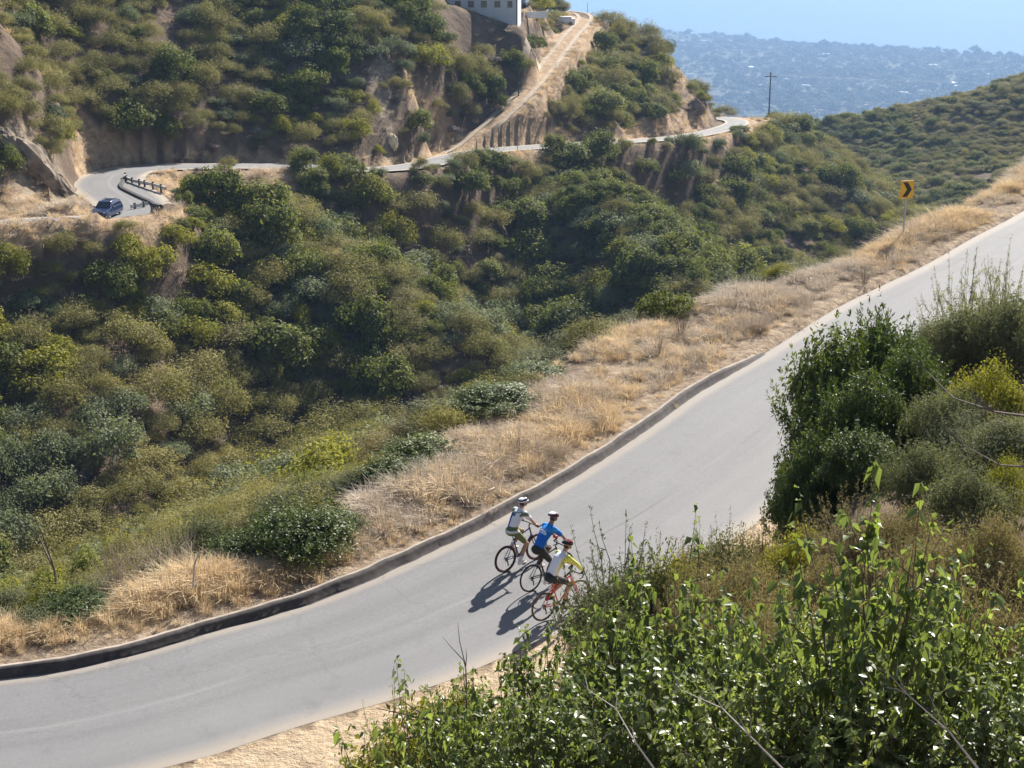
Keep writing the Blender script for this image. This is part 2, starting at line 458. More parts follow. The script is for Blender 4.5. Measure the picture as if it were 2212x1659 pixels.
# open dry ground on the far slopes (soil and dry grass), as outlines of the places
DRY = [
 [(330,372),(640,366),(650,400),(668,425),(600,448),(540,440),(480,432),(440,452),(370,440),(340,410),(300,392)],
 [(-50,470),(180,470),(245,476),(340,462),(420,450),(450,468),(380,490),(350,510),(390,560),(330,560),(290,520),(180,520),(60,540),(-50,560)],
 [(0,370),(90,395),(160,420),(205,460),(180,478),(0,480)],
 [(170,235),(215,270),(290,312),(420,345),(235,356),(176,388),(160,360)],
 [(420,335),(640,340),(900,345),(920,325),(960,322),(960,352),(640,362),(420,352)],
 [(860,120),(900,180),(960,215),(985,290),(1060,272),(1105,225),(1150,150),(1185,90),(1200,50),(1130,52),(1124,26),(1240,28),(1320,45),(1322,105),(1235,150),(1195,230),(1165,262),(1230,292),(1340,298),(1340,312),(985,345),(920,335),(950,290),(900,240)],
 [(1350,262),(1420,250),(1500,240),(1545,262),(1500,285),(1340,305)],
 [(1440,120),(1480,150),(1530,250),(1480,235),(1440,180)],
 [(1070,332),(1180,327),(1195,368),(1150,376),(1080,352)],
 [(1505,285),(1560,285),(1580,262),(1530,245),(1660,244),(1690,285),(1620,290),(1560,320),(1510,305)],
 [(1770,385),(1800,400),(1860,460),(1840,470),(1780,410)],
 [(690,520),(760,560),(740,575),(680,535)],
]
CLIFF = [[(0,250),(60,270),(120,330),(175,430),(150,450),(90,430),(0,400)], [(1450,140),(1500,190),(1520,245),(1470,220)], [(800,110),(850,140),(850,330),(820,335),(800,200)]]

def soil_masks(X, Y, Z):
    px, py, d = proj(X, Y, Z)
    dry = np.zeros(len(X)); cl = np.zeros(len(X))
    far = (Y > 120) & (Y < 480)
    jx = px + vnoise(X, Y, 6, 51, 3)*22; jy = py + vnoise(X, Y, 6, 52, 3)*10
    for P in DRY: dry = np.maximum(dry, (in_poly(P, jx, jy) & far)*1.0)
    for P in CLIFF: cl = np.maximum(cl, (in_poly(P, jx, jy) & far)*1.0)
    return dry, cl

# ground sheet: a fan of rows that gets coarser with distance
ys = [-12.0]
while ys[-1] < 9500: ys.append(ys[-1] + max(.28, .28 + .0052*max(ys[-1], 0)))
ys = np.array(ys); nu = 520
us = np.linspace(-.62, .62, nu)
GX = (us[None, :] * (np.maximum(ys, -4)[:, None] + 26)).ravel(); GY = np.repeat(ys, nu)
GZ = terrain(GX, GY)
dry, cliff = soil_masks(GX, GY, GZ)
sk, _ = signed_dist(KERB[::2], GX, GY) if False else (None, None)
nearband = (GY < 130)
dn = np.zeros(len(GX)); dsh = np.zeros(len(GX))
a_, _ = signed_dist(NEAR, GX[nearband], GY[nearband]); b_, _ = signed_dist(EDGE, GX[nearband], GY[nearband]); k_, _ = signed_dist(KERB, GX[nearband], GY[nearband])
verge = np.where(a_ < 0, 1 - sstep(3.5, 6.0, -a_), 0)
dn[nearband] = verge
dsh[nearband] = (k_ > 0) * (1 - sstep(-1, .8, b_))
nr = len(ys)
ii = np.arange(nr-1)[:, None]*nu + np.arange(nu-1)[None, :]
GF = np.stack([ii, ii+1, ii+nu+1, ii+nu], -1).reshape(-1, 4)

def ground_material():
    m, N, L, b = nodes_of('ground_soil')
    b.inputs['Roughness'].default_value = .95; b.inputs['Specular IOR Level'].default_value = .1
    geo = N.new('ShaderNodeNewGeometry')
    def noise(scale, det=6, rough=.6):
        q = N.new('ShaderNodeTexNoise'); q.inputs['Scale'].default_value = scale; q.inputs['Detail'].default_value = det
        q.inputs['Roughness'].default_value = rough; L.new(geo.outputs['Position'], q.inputs['Vector']); return q
    def ramp(src, pts):
        r = N.new('ShaderNodeValToRGB'); e = r.color_ramp.elements
        e[0].position, e[0].color = pts[0][0], tuple(pts[0][1])+(1,)
        e[1].position, e[1].color = pts[-1][0], tuple(pts[-1][1])+(1,)
        for p, c in pts[1:-1]: x = e.new(p); x.color = tuple(c)+(1,)
        L.new(src, r.inputs[0]); return r
    def mix(f, a, c):
        q = N.new('ShaderNodeMixRGB')
        L.new(f, q.inputs[0]); L.new(a, q.inputs[1]); L.new(c, q.inputs[2]); return q
    def attr(nm):
        q = N.new('ShaderNodeAttribute'); q.attribute_name = nm; return q
    n1 = noise(.35, 8, .65); n2 = noise(3.0, 6, .7); n3 = noise(.9, 8, .7)
    litter = ramp(n1.outputs['Fac'], [(.3,(.085,.062,.042)), (.5,(.14,.10,.07)), (.7,(.22,.16,.11))])
    drygr = ramp(n3.outputs['Fac'], [(.28,(.18,.12,.075)), (.45,(.34,.235,.145)), (.6,(.44,.32,.20)), (.75,(.54,.42,.28))])
    rock = ramp(n3.outputs['Fac'], [(.3,(.12,.095,.075)), (.5,(.24,.185,.13)), (.7,(.42,.34,.24))])
    vg = ramp(n2.outputs['Fac'], [(.3,(.40,.29,.18)), (.5,(.50,.38,.25)), (.7,(.56,.44,.30))])
    sh = ramp(n2.outputs['Fac'], [(.3,(.18,.13,.09)), (.5,(.32,.24,.165)), (.7,(.46,.36,.25))])
    c = mix(attr('dry').outputs['Fac'], litter.outputs[0], drygr.outputs[0])
    c = mix(attr('cliff').outputs['Fac'], c.outputs[0], rock.outputs[0])
    c = mix(attr('verge').outputs['Fac'], c.outputs[0], vg.outputs[0])
    c = mix(attr('shoulder').outputs['Fac'], c.outputs[0], sh.outputs[0])
    town = ramp(noise(.006, 6, .7).outputs['Fac'], [(.3,(.04,.05,.03)), (.55,(.09,.09,.06)), (.75,(.20,.18,.14))])
    c = mix(attr('plain').outputs['Fac'], c.outputs[0], town.outputs[0])
    L.new(c.outputs[0], b.inputs['Base Color'])
    bp = N.new('ShaderNodeBump'); bp.inputs['Strength'].default_value = .8; bp.inputs['Distance'].default_value = .5
    L.new(n3.outputs['Fac'], bp.inputs['Height'])
    b2 = N.new('ShaderNodeBump'); b2.inputs['Strength'].default_value = .35; b2.inputs['Distance'].default_value = .05
    L.new(noise(9.0, 6, .7).outputs['Fac'], b2.inputs['Height']); L.new(bp.outputs[0], b2.inputs['Normal'])
    L.new(b2.outputs[0], b.inputs['Normal'])
    return m
MAT['ground'] = ground_material()
gme = make_mesh('ground', np.c_[GX, GY, GZ], GF, [MAT['ground']], True, attrs={'dry': dry, 'cliff': cliff, 'verge': dn, 'shoulder': dsh, 'plain': sstep(900, 1500, GY)})
tag(link('ground', gme), kind='structure')

# ------------------------------------------------------------------ near road
def strip(name, L_, R_, zl, zr, mat, nacross=10, lift=0.0, crown=0.0, vstart=0.0):
    n = len(L_); V = []; UV = []
    s = np.r_[0, np.cumsum(np.linalg.norm(np.diff(L_, axis=0), axis=1))]
    for i in range(n):
        for k in range(nacross+1):
            t = k/nacross
            p = L_[i]*(1-t) + R_[i]*t
            V.append((p[0], p[1], zl[i]*(1-t)+zr[i]*t + lift + crown*(1-(2*t-1)**2)))
            UV.append((t, s[i] + vstart))
    F = []
    w = nacross+1
    for i in range(n-1):
        for k in range(nacross): F.append([i*w+k, i*w+k+1, (i+1)*w+k+1, (i+1)*w+k])
    me = make_mesh(name, np.array(V), F, [mat], True, uv=np.array(UV))
    return link(name, me)

def asphalt_material(name, base, lines=True, scale=1.0, dust=(.40,.33,.25)):
    m, N, L, b = nodes_of(name)
    b.inputs['Roughness'].default_value = .82; b.inputs['Specular IOR Level'].default_value = .3
    uv = N.new('ShaderNodeUVMap'); uv.uv_map = 'uv'
    geo = N.new('ShaderNodeNewGeometry')
    def noise(vec, s, det=6, rough=.6, stretch=None):
        q = N.new('ShaderNodeTexNoise'); q.inputs['Scale'].default_value = s; q.inputs['Detail'].default_value = det; q.inputs['Roughness'].default_value = rough
        if stretch:
            mp = N.new('ShaderNodeMapping'); mp.inputs['Scale'].default_value = stretch; L.new(vec, mp.inputs[0]); vec = mp.outputs[0]
        L.new(vec, q.inputs['Vector']); return q
    def ramp(src, pts):
        r = N.new('ShaderNodeValToRGB'); e = r.color_ramp.elements
        e[0].position, e[0].color = pts[0][0], tuple(pts[0][1])+(1,)
        e[1].position, e[1].color = pts[-1][0], tuple(pts[-1][1])+(1,)
        for p, c in pts[1:-1]: x = e.new(p); x.color = tuple(c)+(1,)
        L.new(src, r.inputs[0]); return r
    def mixf(fac_out, c1, col):
        q = N.new('ShaderNodeMixRGB'); L.new(fac_out, q.inputs[0]); L.new(c1, q.inputs[1]); q.inputs[2].default_value = tuple(col)+(1,); return q
    sep = N.new('ShaderNodeSeparateXYZ'); L.new(uv.outputs[0], sep.inputs[0])
    streak = noise(uv.outputs[0], 1.0, 7, .65, (9.0, .09, 1))
    patch = noise(geo.outputs['Position'], .22, 5, .6)
    grain = noise(geo.outputs['Position'], 14.0, 3, .8)
    B = np.array(base)
    c = ramp(streak.outputs['Fac'], [(.25, B*.86), (.5, B), (.75, B*1.10)])
    p = ramp(patch.outputs['Fac'], [(.3, (.93,)*3), (.7, (1.06,)*3)])
    q = N.new('ShaderNodeMixRGB'); q.blend_type = 'MULTIPLY'; q.inputs[0].default_value = 1; L.new(c.outputs[0], q.inputs[1]); L.new(p.outputs[0], q.inputs[2])
    gq = ramp(grain.outputs['Fac'], [(.3, (.86,)*3), (.7, (1.12,)*3)])
    q2 = N.new('ShaderNodeMixRGB'); q2.blend_type = 'MULTIPLY'; q2.inputs[0].default_value = 1; L.new(q.outputs[0], q2.inputs[1]); L.new(gq.outputs[0], q2.inputs[2])
    cur = q2.outputs[0]
    # wobbling across coordinate
    wob = noise(geo.outputs['Position'], .5, 4, .6)
    wa = N.new('ShaderNodeMath'); wa.operation = 'MULTIPLY_ADD'; wa.inputs[1].default_value = .03; L.new(wob.outputs['Fac'], wa.inputs[0]); L.new(sep.outputs['X'], wa.inputs[2])
    def band(pos, width, soft, amount, col, breakup=None):
        """stripe along the road at across-position pos"""
        nonlocal cur
        s = N.new('ShaderNodeMath'); s.operation = 'SUBTRACT'; s.inputs[1].default_value = pos + .015; L.new(wa.outputs[0], s.inputs[0])
        a = N.new('ShaderNodeMath'); a.operation = 'ABSOLUTE'; L.new(s.outputs[0], a.inputs[0])
        mr = N.new('ShaderNodeMapRange'); mr.inputs['From Min'].default_value = width; mr.inputs['From Max'].default_value = width+soft
        mr.inputs['To Min'].default_value = amount; mr.inputs['To Max'].default_value = 0; L.new(a.outputs[0], mr.inputs['Value'])
        out = mr.outputs[0]
        if breakup:
            bn = noise(uv.outputs[0], 1.0, 4, .6, (3, breakup, 1)); br = ramp(bn.outputs['Fac'], [(.42, (0,0,0)), (.58, (1,1,1))])
            mm = N.new('ShaderNodeMath'); mm.operation = 'MULTIPLY'; L.new(out, mm.inputs[0]); L.new(br.outputs[0], mm.inputs[1]); out = mm.outputs[0]
        cur = mixf(out, cur, col).outputs[0]
    if lines:
        band(.035, .02, .04, .45, dust)                   # dust gathered along the kerb
        band(1.0, .03, .09, .6, dust)                      # and along the outer edge
        band(.50, .006, .01, .55, tuple(B*1.35), .14)      # worn centre joint
        band(.515, .003, .006, .6, tuple(B*.62), .2)
        band(.74, .012, .03, .25, tuple(B*.74), .08)
        band(.80, .12, .06, .35, tuple(B*1.2))
        band(.28, .03, .06, .22, tuple(B*.8), .06)
        band(.10, .02, .05, .22, tuple(B*.78), .05)
        st = ramp(noise(geo.outputs['Position'], .9, 5, .65).outputs['Fac'], [(.60, (0,0,0)), (.72, (.30,.30,.30))])
        cur = mixf(st.outputs[0], cur, tuple(B*.62)).outputs[0]
        st2 = ramp(noise(geo.outputs['Position'], .35, 6, .7).outputs['Fac'], [(.58, (0,0,0)), (.75, (.45,.45,.45))])
        cur = mixf(st2.outputs[0], cur, tuple(B*1.3)).outputs[0]
        vo = N.new('ShaderNodeTexVoronoi'); vo.feature = 'DISTANCE_TO_EDGE'; vo.inputs['Scale'].default_value = .34
        mp = N.new('ShaderNodeMixRGB'); mp.inputs[0].default_value = .12; L.new(geo.outputs['Position'], mp.inputs[1]); L.new(noise(geo.outputs['Position'], .8, 6, .7).outputs['Color'], mp.inputs[2])
        ml = N.new('ShaderNodeVectorMath'); ml.operation = 'MULTIPLY_ADD'; ml.inputs[1].default_value = (2.2, 2.2, 0); L.new(noise(geo.outputs['Position'], .6, 6, .7).outputs['Color'], ml.inputs[0]); L.new(geo.outputs['Position'], ml.inputs[2])
        L.new(ml.outputs[0], vo.inputs['Vector'])
        cr = N.new('ShaderNodeMapRange'); cr.inputs['From Min'].default_value = .004; cr.inputs['From Max'].default_value = .012; cr.inputs['To Min'].default_value = .28; cr.inputs['To Max'].default_value = 0
        L.new(vo.outputs['Distance'], cr.inputs['Value'])
        br = ramp(noise(geo.outputs['Position'], .12, 3, .5).outputs['Fac'], [(.5, (0,0,0)), (.6, (1,1,1))])
        mm = N.new('ShaderNodeMath'); mm.operation = 'MULTIPLY'; L.new(cr.outputs[0], mm.inputs[0]); L.new(br.outputs[0], mm.inputs[1])
        cur = mixf(mm.outputs[0], cur, tuple(B*.5)).outputs[0]
    else:
        band(0.0, .06, .1, .7, dust); band(1.0, .06, .1, .7, dust); band(.5, .012, .02, .4, tuple(B*1.4))
    L.new(cur, b.inputs['Base Color'])
    bp = N.new('ShaderNodeBump'); bp.inputs['Strength'].default_value = .25; bp.inputs['Distance'].default_value = .01
    L.new(noise(geo.outputs['Position'], 60.0, 3, .8).outputs['Fac'], bp.inputs['Height']); L.new(bp.outputs[0], b.inputs['Normal'])
    return m
MAT['asphalt'] = asphalt_material('asphalt', (.178,.174,.171))
MAT['asphalt_far'] = asphalt_material('asphalt_far', (.17,.165,.16), lines=False)
MAT['kerb'] = simple('kerb_asphalt', (.065,.055,.05), .9, noise=.35, scale=6, bump=.5)
MAT['kerbtop'] = simple('kerb_top_dust', (.30,.25,.20), .95, noise=.25, scale=4, bump=.3)

jit = vnoise(NEAR[:, 0], NEAR[:, 1], 1.2, 77, 3)*.10
Lr, Rr = KERB, NEAR + KN*(jit[:, None])
tag(strip('road', Lr, Rr, road_z(*Lr.T), road_z(*Rr.T), MAT['asphalt'], 14, lift=.004, crown=.03), kind='structure')
# asphalt berm along the canyon side
ke = int(np.argmin(np.linalg.norm(KERB - on_road(1650,765)[:2], axis=1)))
prof = [(-.12, .01, 0), (-.06, .03, 0), (.0, .16, 0), (.05, .205, 0), (.12, .215, 1), (.24, .19, 1), (.34, .07, 1)]
V = []; F = []; MI = []
KK = catmull(KERB[:ke+1], .25); T_, N_ = normals2(KK)
hn = 1 + vnoise(KK[:, 0], KK[:, 1], .9, 61, 3)*.24
on_ = vnoise(KK[:, 0], KK[:, 1], .5, 62, 3)*.055
for i in range(len(KK)):
    fade = min(1, (len(KK)-1-i)/14 + .15)
    for (o, h, mi) in prof:
        p = KK[i] + N_[i]*(o + (on_[i] if o < .03 else on_[i]*.4))
        V.append((p[0], p[1], road_z(*p) + h*hn[i]*fade))
w = len(prof)
for i in range(len(KK)-1):
    for k in range(w-1):
        F.append([i*w+k, (i+1)*w+k, (i+1)*w+k+1, i*w+k+1]); MI.append(1 if k >= 4 else 0)
tag(link('kerb', make_mesh('kerb', np.array(V), F, [MAT['kerb'], MAT['kerbtop']], True, MI)), kind='structure')

# ------------------------------------------------------------------ far road and track
T2, N2 = normals2(R2[:, :2])
w2 = np.interp(np.arange(len(R2)), [0, 14, 22, 36, len(R2)], [5.6, 7.5, 8.4, 5.0, 4.6])
FL, FR = R2[:, :2] + N2*(w2/2)[:, None], R2[:, :2] - N2*(w2/2)[:, None]
tag(strip('far_road', FL, FR, R2[:, 2], R2[:, 2], MAT['asphalt_far'], 8, lift=.05, crown=.05), kind='structure')
MAT['rut'] = simple('track_dust', (.34,.27,.195), .95, noise=.2, scale=.6)
Tt, Nt = normals2(TRACK[:, :2])
tm, tF = [], []
for s in (-1, 1):
    a = TRACK[:, :2] + Nt*(s*1.25+.42); c = TRACK[:, :2] + Nt*(s*1.25-.42)
    jz = vnoise(a[:, 0], a[:, 1], 2, 71, 2)*.15
    b0 = len(tm)
    for i in range(len(TRACK)):
        za = terrain([a[i,0], c[i,0]], [a[i,1], c[i,1]]) + .10
        tm += [(a[i,0]+jz[i], a[i,1], za[0]), (c[i,0]+jz[i], c[i,1], za[1])]
    tF += [[b0+2*i, b0+2*i+1, b0+2*i+3, b0+2*i+2] for i in range(len(TRACK)-1)]
tag(link('dirt_track', make_mesh('dirt_track', np.array(tm), tF, [MAT['rut']], True)), kind='structure')

# ------------------------------------------------------------------ ocean
def water_material():
    m, N, L, b = nodes_of('ocean_water')
    b.inputs['Base Color'].default_value = (.03, .10, .17, 1); b.inputs['Roughness'].default_value = .12
    b.inputs['IOR'].default_value = 1.33; b.inputs['Specular IOR Level'].default_value = .22
    geo = N.new('ShaderNodeNewGeometry')
    q = N.new('ShaderNodeTexNoise'); q.inputs['Scale'].default_value = .05; q.inputs['Detail'].default_value = 8; q.inputs['Roughness'].default_value = .75
    L.new(geo.outputs['Position'], q.inputs['Vector'])
    bp = N.new('ShaderNodeBump'); bp.inputs['Strength'].default_value = 1; bp.inputs['Distance'].default_value = 1.6
    L.new(q.outputs['Fac'], bp.inputs['Height']); L.new(bp.outputs[0], b.inputs['Normal'])
    return m
om = make_mesh('ocean', np.array([(-40000,4200,SEA),(40000,4200,SEA),(40000,60000,SEA),(-40000,60000,SEA)]), [[0,1,2,3]], [water_material()])
tag(link('ocean', om), kind='structure')

# low dark asphalt kerb along the inside of the far bend
kp = [(985,60,168),(940,130,167),(905,190,165),(930,250,163),(1050,320,161),(1300,440,156),(1500,540,153),(1640,600,151)]
kq = []
for (a_, b_, d_) in kp:
    R_ = W(a_/7.3733/1.15725 + 180/1.15725, (440 + b_/7.3733)/1.15725, 1.0); ds = np.linspace(140, 180, 161); Q_ = ds[:, None]*R_
    h_ = np.where(Q_[:, 2] < terrain(Q_[:, 0], Q_[:, 1]) + .25)[0]; kq.append(Q_[h_[0]] if len(h_) else R_*d_)
kq = catmull(kq, .6); kz = terrain(kq[:, 0], kq[:, 1]); kz = np.convolve(np.pad(kz, 4, mode='edge'), np.ones(9)/9, mode='valid'); Tk, Nk = normals2(kq[:, :2]); V = []; F = []
for i in range(len(kq)):
    for o_, h_ in [(-.25, .0), (-.22, .42), (.1, .46), (.3, .1)]: V.append((kq[i,0]+Nk[i,0]*o_, kq[i,1]+Nk[i,1]*o_, kz[i] + .1 + h_))
for i in range(len(kq)-1):
    for k in range(3): F.append([i*4+k, i*4+k+1, (i+1)*4+k+1, (i+1)*4+k])
tag(link('far_kerb', make_mesh('far_kerb', np.array(V), F, [MAT['kerb']])), kind='structure')
# ------------------------------------------------------------------ plants: prototypes
def rnd_unit(rng, n):
    v = rng.normal(size=(n, 3)); return v / np.linalg.norm(v, axis=1)[:, None]

def crown_mesh(name, seed, mat, nface, leaf, lobes=9, hz=.8, shell=.35, spread=.62, twig=False, aspect=.55):
    """a shrub about 2 units wide and 2*hz tall standing on z = 0: leaf sprays on the shells of overlapping lobes"""
    rng = np.random.default_rng(seed)
    lc, lr = [], []
    for i in range(lobes):
        a = rng.uniform(0, 2*math.pi); r = spread*math.sqrt(rng.uniform(0, 1)); s = rng.uniform(.26, .5)
        zc = hz*(.55 + .75*(1-r/spread*.8)*rng.uniform(.6, 1.1)) if i else hz*.8
        lc.append((r*math.cos(a), r*math.sin(a), max(s*.6, zc))); lr.append(s)
    for i in range(5):
        a = rng.uniform(0, 2*math.pi); lc.append((.6*math.cos(a), .6*math.sin(a), .3)); lr.append(rng.uniform(.28, .42))
    lc, lr = np.array(lc), np.array(lr)
    which = rng.choice(len(lc), nface, p=lr**2/np.sum(lr**2))
    dirs = rnd_unit(rng, nface); dirs[:, 2] = np.where(dirs[:, 2] < -.3, -dirs[:, 2], dirs[:, 2])
    # clumpy: leaf sprays gather round a few hundred shoot tips
    tips = rnd_unit(rng, 26*len(lc)); tips[:, 2] = np.abs(tips[:, 2])*.9 - .15
    pick = which*26 + rng.integers(0, 26, nface)
    dirs = dirs*.38 + tips[pick]*.8; dirs /= np.linalg.norm(dirs, axis=1)[:, None]
    bump = rng.uniform(.74, 1.34, 26*len(lc))[pick]
    rad = lr[which]*bump*(1 - shell*rng.uniform(0, 1, nface)**2)
    C_ = lc[which] + dirs*rad[:, None]
    C_[:, 2] = np.maximum(C_[:, 2], .03)
    nrm = dirs*.75 + rnd_unit(rng, nface)*.75 + np.array([0, 0, .35]); nrm /= np.linalg.norm(nrm, axis=1)[:, None]
    t1 = np.cross(nrm, rnd_unit(rng, nface)); t1 /= np.linalg.norm(t1, axis=1)[:, None]
    t2 = np.cross(nrm, t1)
    s = leaf*rng.uniform(.6, 1.35, nface)[:, None]
    asp = .12 if twig else aspect
    V = np.stack([C_ - t1*s, C_ - t2*s*asp + t1*s*.1, C_ + t1*s, C_ + t2*s*asp], 1).reshape(-1, 3)
    F = np.arange(nface*4).reshape(-1, 4)
    var = np.clip(rng.normal(.5, .22, nface) + (bump-1)*.6, 0, 1)
    return make_mesh(name, V, F, [mat], False, attrs={'var': np.repeat(var, 4)})

PROTO = {}
def protos(kind, mat, nv, **kw):
    PROTO[kind] = [crown_mesh(kind + '_shrub', 100*len(PROTO) + i, mat, **kw) for i in range(nv)]
protos('chamise', MAT['chamise'], 4, nface=5200, leaf=.036, lobes=12, hz=.66, shell=.55, aspect=.34)
protos('laurel', MAT['laurel'], 4, nface=4200, leaf=.052, lobes=10, hz=.8, shell=.4, aspect=.5)
protos('yellow', MAT['yellow'], 2, nface=4000, leaf=.045, lobes=9, hz=.72, shell=.45, aspect=.45)
protos('grey', MAT['grey'], 3, nface=4200, leaf=.045, lobes=9, hz=.7, shell=.45, aspect=.45)
protos('twig', MAT['twig'], 2, nface=1500, leaf=.13, lobes=8, hz=.55, shell=.9, twig=True)
KINDS_ = ['chamise', 'laurel', 'yellow', 'grey', 'twig']

# ------------------------------------------------------------------ chaparral: where each shrub of the slopes stands
rng = np.random.default_rng(7)
N0 = 170000
yy = np.sqrt(30**2 + (520**2-30**2)*rng.uniform(0, 1, N0))
uu = rng.uniform(-.47, .47, N0)
xx = uu*(yy*1.0 + 6)
# keep density per square metre even: thin by the fan's width
keep = rng.uniform(0, 1, N0) < 1.0
xx, yy = xx[keep], yy[keep]
zz_ = terrain(xx, yy)
dry_, cl_ = soil_masks(xx, yy, zz_)
sk_, _ = signed_dist(KERB, xx, yy); se_, _ = signed_dist(EDGE, xx, yy)
d2_, _ = signed_dist(R2[:, :2], xx, yy); dt_, _ = signed_dist(TRACK[:, :2], xx, yy)
PX, PY, PD = proj(xx, yy, zz_)
m1 = vnoise(xx, yy, 22, 81, 3); m2 = vnoise(xx, yy, 12, 82, 3); m3 = vnoise(xx, yy, 30, 83, 2)
size = rng.lognormal(.32, .36, len(xx))            # radius in metres
size = np.clip(size, .7, 3.6)*np.where(yy > 345, .7, 1.0)
size = np.where(dry_ > .5, np.minimum(size*.55, 1.1), size)
ok = (se_ > .8) & (np.abs(d2_) > 3.4 + size*np.where(yy < 175, 1.0, .62)) & (np.abs(dt_) > 3.0 + size*.7)
ok &= (rng.uniform(0, 1, len(xx)) > np.where(dry_ > .5, np.where((yy > 205) & (PX < 1080), .86, .96), 0)) & (rng.uniform(0, 1, len(xx)) > np.where(cl_ > .5, .85, 0))
ok &= ~((PX > 940) & (PX < 1195) & (PY < 95) & (yy < 275) & (yy > 215))
ok &= ~((PX > 970) & (PX < 1128) & (PY < 135) & (yy < 262))
ok &= m2 > -.42 + .2*rng.uniform(-1, 1, len(xx))
ok &= (yy < 345) | (xx > 45)
steep = (yy > 180) & (yy < 260) & (PX > 430) & (PX < 900) & (PY > 150) & (PY < 345)
ok &= ~(steep & (rng.uniform(0, 1, len(xx)) < .62))
ok &= ~((se_ > 0) & (se_ < 30) & (yy < 130) & (size > 1.5))
ok &= ~((se_ > 0) & (se_ < 16) & (xx > 9) & (yy < 140))
ok &= ~((se_ > 0) & (se_ < 5) & (xx > -4) & (rng.uniform(0, 1, len(xx)) < .6))
xx, yy, zz_, size, PX, PY, PD = [a[ok] for a in (xx, yy, zz_, size, PX, PY, PD)]
m1, m2, m3, dry_ = m1[ok], m2[ok], m3[ok], dry_[ok]
sel = rng.uniform(0, 1, len(xx))
# poisson thinning: bigger shrubs first, no two closer than .62 of their radii sum
order = np.argsort(-size); cell = {}; keepi = []
for i in order:
    cx, cy = int(xx[i]//3), int(yy[i]//3); good = True
    for a in (-1, 0, 1):
        for b in (-1, 0, 1):
            for j in cell.get((cx+a, cy+b), ()):
                rr = .43*(size[i]+size[j])
                if (xx[i]-xx[j])**2 + (yy[i]-yy[j])**2 < rr*rr: good = False; break
            if not good: break
        if not good: break
    if good: keepi.append(i); cell.setdefault((cx, cy), []).append(i)
keepi = np.array(keepi)
xx, yy, zz_, size, PX, PY, PD, m1, m2, m3, dry_ = [a[keepi] for a in (xx, yy, zz_, size, PX, PY, PD, m1, m2, m3, dry_)]
nS = len(xx)
r1 = rng.uniform(0, 1, nS)
kind = np.zeros(nS, int)
kind[(m1 > .30) & (r1 < .6) | (r1 < .08)] = 1
kind[((m3 > .16) & (r1 > .45) & (r1 < .75))] = 3
kind[(r1 > .965)] = 3
kind[(m2 > .22) & (r1 > .35) & (r1 < .6)] = 2
kind[(r1 > .93) & (r1 < .955)] = 4
gul = (PY > 350) & (PX > 640) & (PY < 700) & (PX < 1700)
kind[gul & (r1 > .3) & (r1 < .7) & (kind == 0)] = 1
lime = in_poly([(430,430),(640,520),(900,650),(1060,760),(1000,850),(800,760),(520,600)], PX, PY)
kind[lime & (r1 > .4) & (r1 < .62)] = 2
kind[lime & (r1 > .85)] = 0
low = in_poly([(0,930),(300,980),(620,900),(900,850),(900,1000),(300,1250),(0,1300)], PX, PY)
kind[low & (kind == 1) & (r1 < .6)] = 0
kind[(yy > 350) & (kind == 2)] = 0
kind[(yy > 350) & (kind == 3) & (r1 < .9)] = 0
kind[(dry_ > .5) & (r1 > .4)] = 4
print('shrubs', nS)
size = np.where(kind == 1, size*1.15, size); size = np.where(kind == 4, size*.6, size); size = np.where((yy < 95), size*.85, size)
hsc = size*rng.uniform(.8, 1.25, nS)*np.where(kind == 1, 1.1, 1.0)*np.where(yy > 350, .8, 1)
rot = rng.uniform(0, 2*math.pi, nS)
variant = rng.integers(0, 100, nS)

# the shrubs that show largest become things of their own, the rest is one mass
inframe = (PX > 20) & (PX < 2190) & (PY > 20) & (PY < 1330)
# the line of the shoulder in the picture: shrubs whose foot lies under it are hidden behind the grass bank
eP = np.array([proj(a, b, road_z(a, b)+.15)[:2] for a, b in EDGE])
lim_y = np.interp(PX, eP[:, 0], eP[:, 1])
vis = inframe & (PY - size*FP/PD*.5 < lim_y + 10) & (yy < 345)
score = np.where(vis, size/PD*(.75+.5*rng.uniform(0, 1, nS)), 0)
top = np.argsort(-score)[:285]
is_ind = np.zeros(nS, bool); is_ind[top] = True

def zone(px, py, y):
    if y < 95: return ('the near bank just below the dry grass', 'near bank')
    if px > 1720: return ('the valley side right of the middle spur', 'right valley side')
    if y > 178 and py < 345 and px < 960: return ('the steep slope above the far road', 'steep slope above the far road')
    if py < 345 and px < 420: return ('the slope left of the hairpin bend', 'slope left of the hairpin')
    if py < 340: return ('the hill beside the dirt track', 'dirt track hill')
    if px < 330 and py < 760: return ('the slope under the car', 'slope under the car')
    if px < 1130 and py > 430 + (px-400)*.46: return ('the sunny spur below the hairpin', 'sunny spur')
    if px < 1250: return ('the shaded gully below the far road', 'shaded gully')
    if px < 1720: return ('the middle spur below the utility pole', 'middle spur')
    return ('the canyon floor', 'canyon floor')
LOOK = {0: ('olive brown', 'fine-leaved chamise shrub'), 1: ('dark green', 'rounded laurel bush'), 2: ('yellow-green', 'sunlit bush'), 3: ('grey-green', 'dusty sage bush'), 4: ('grey', 'bare dead bush')}
SZ = ['small', 'medium', 'large']
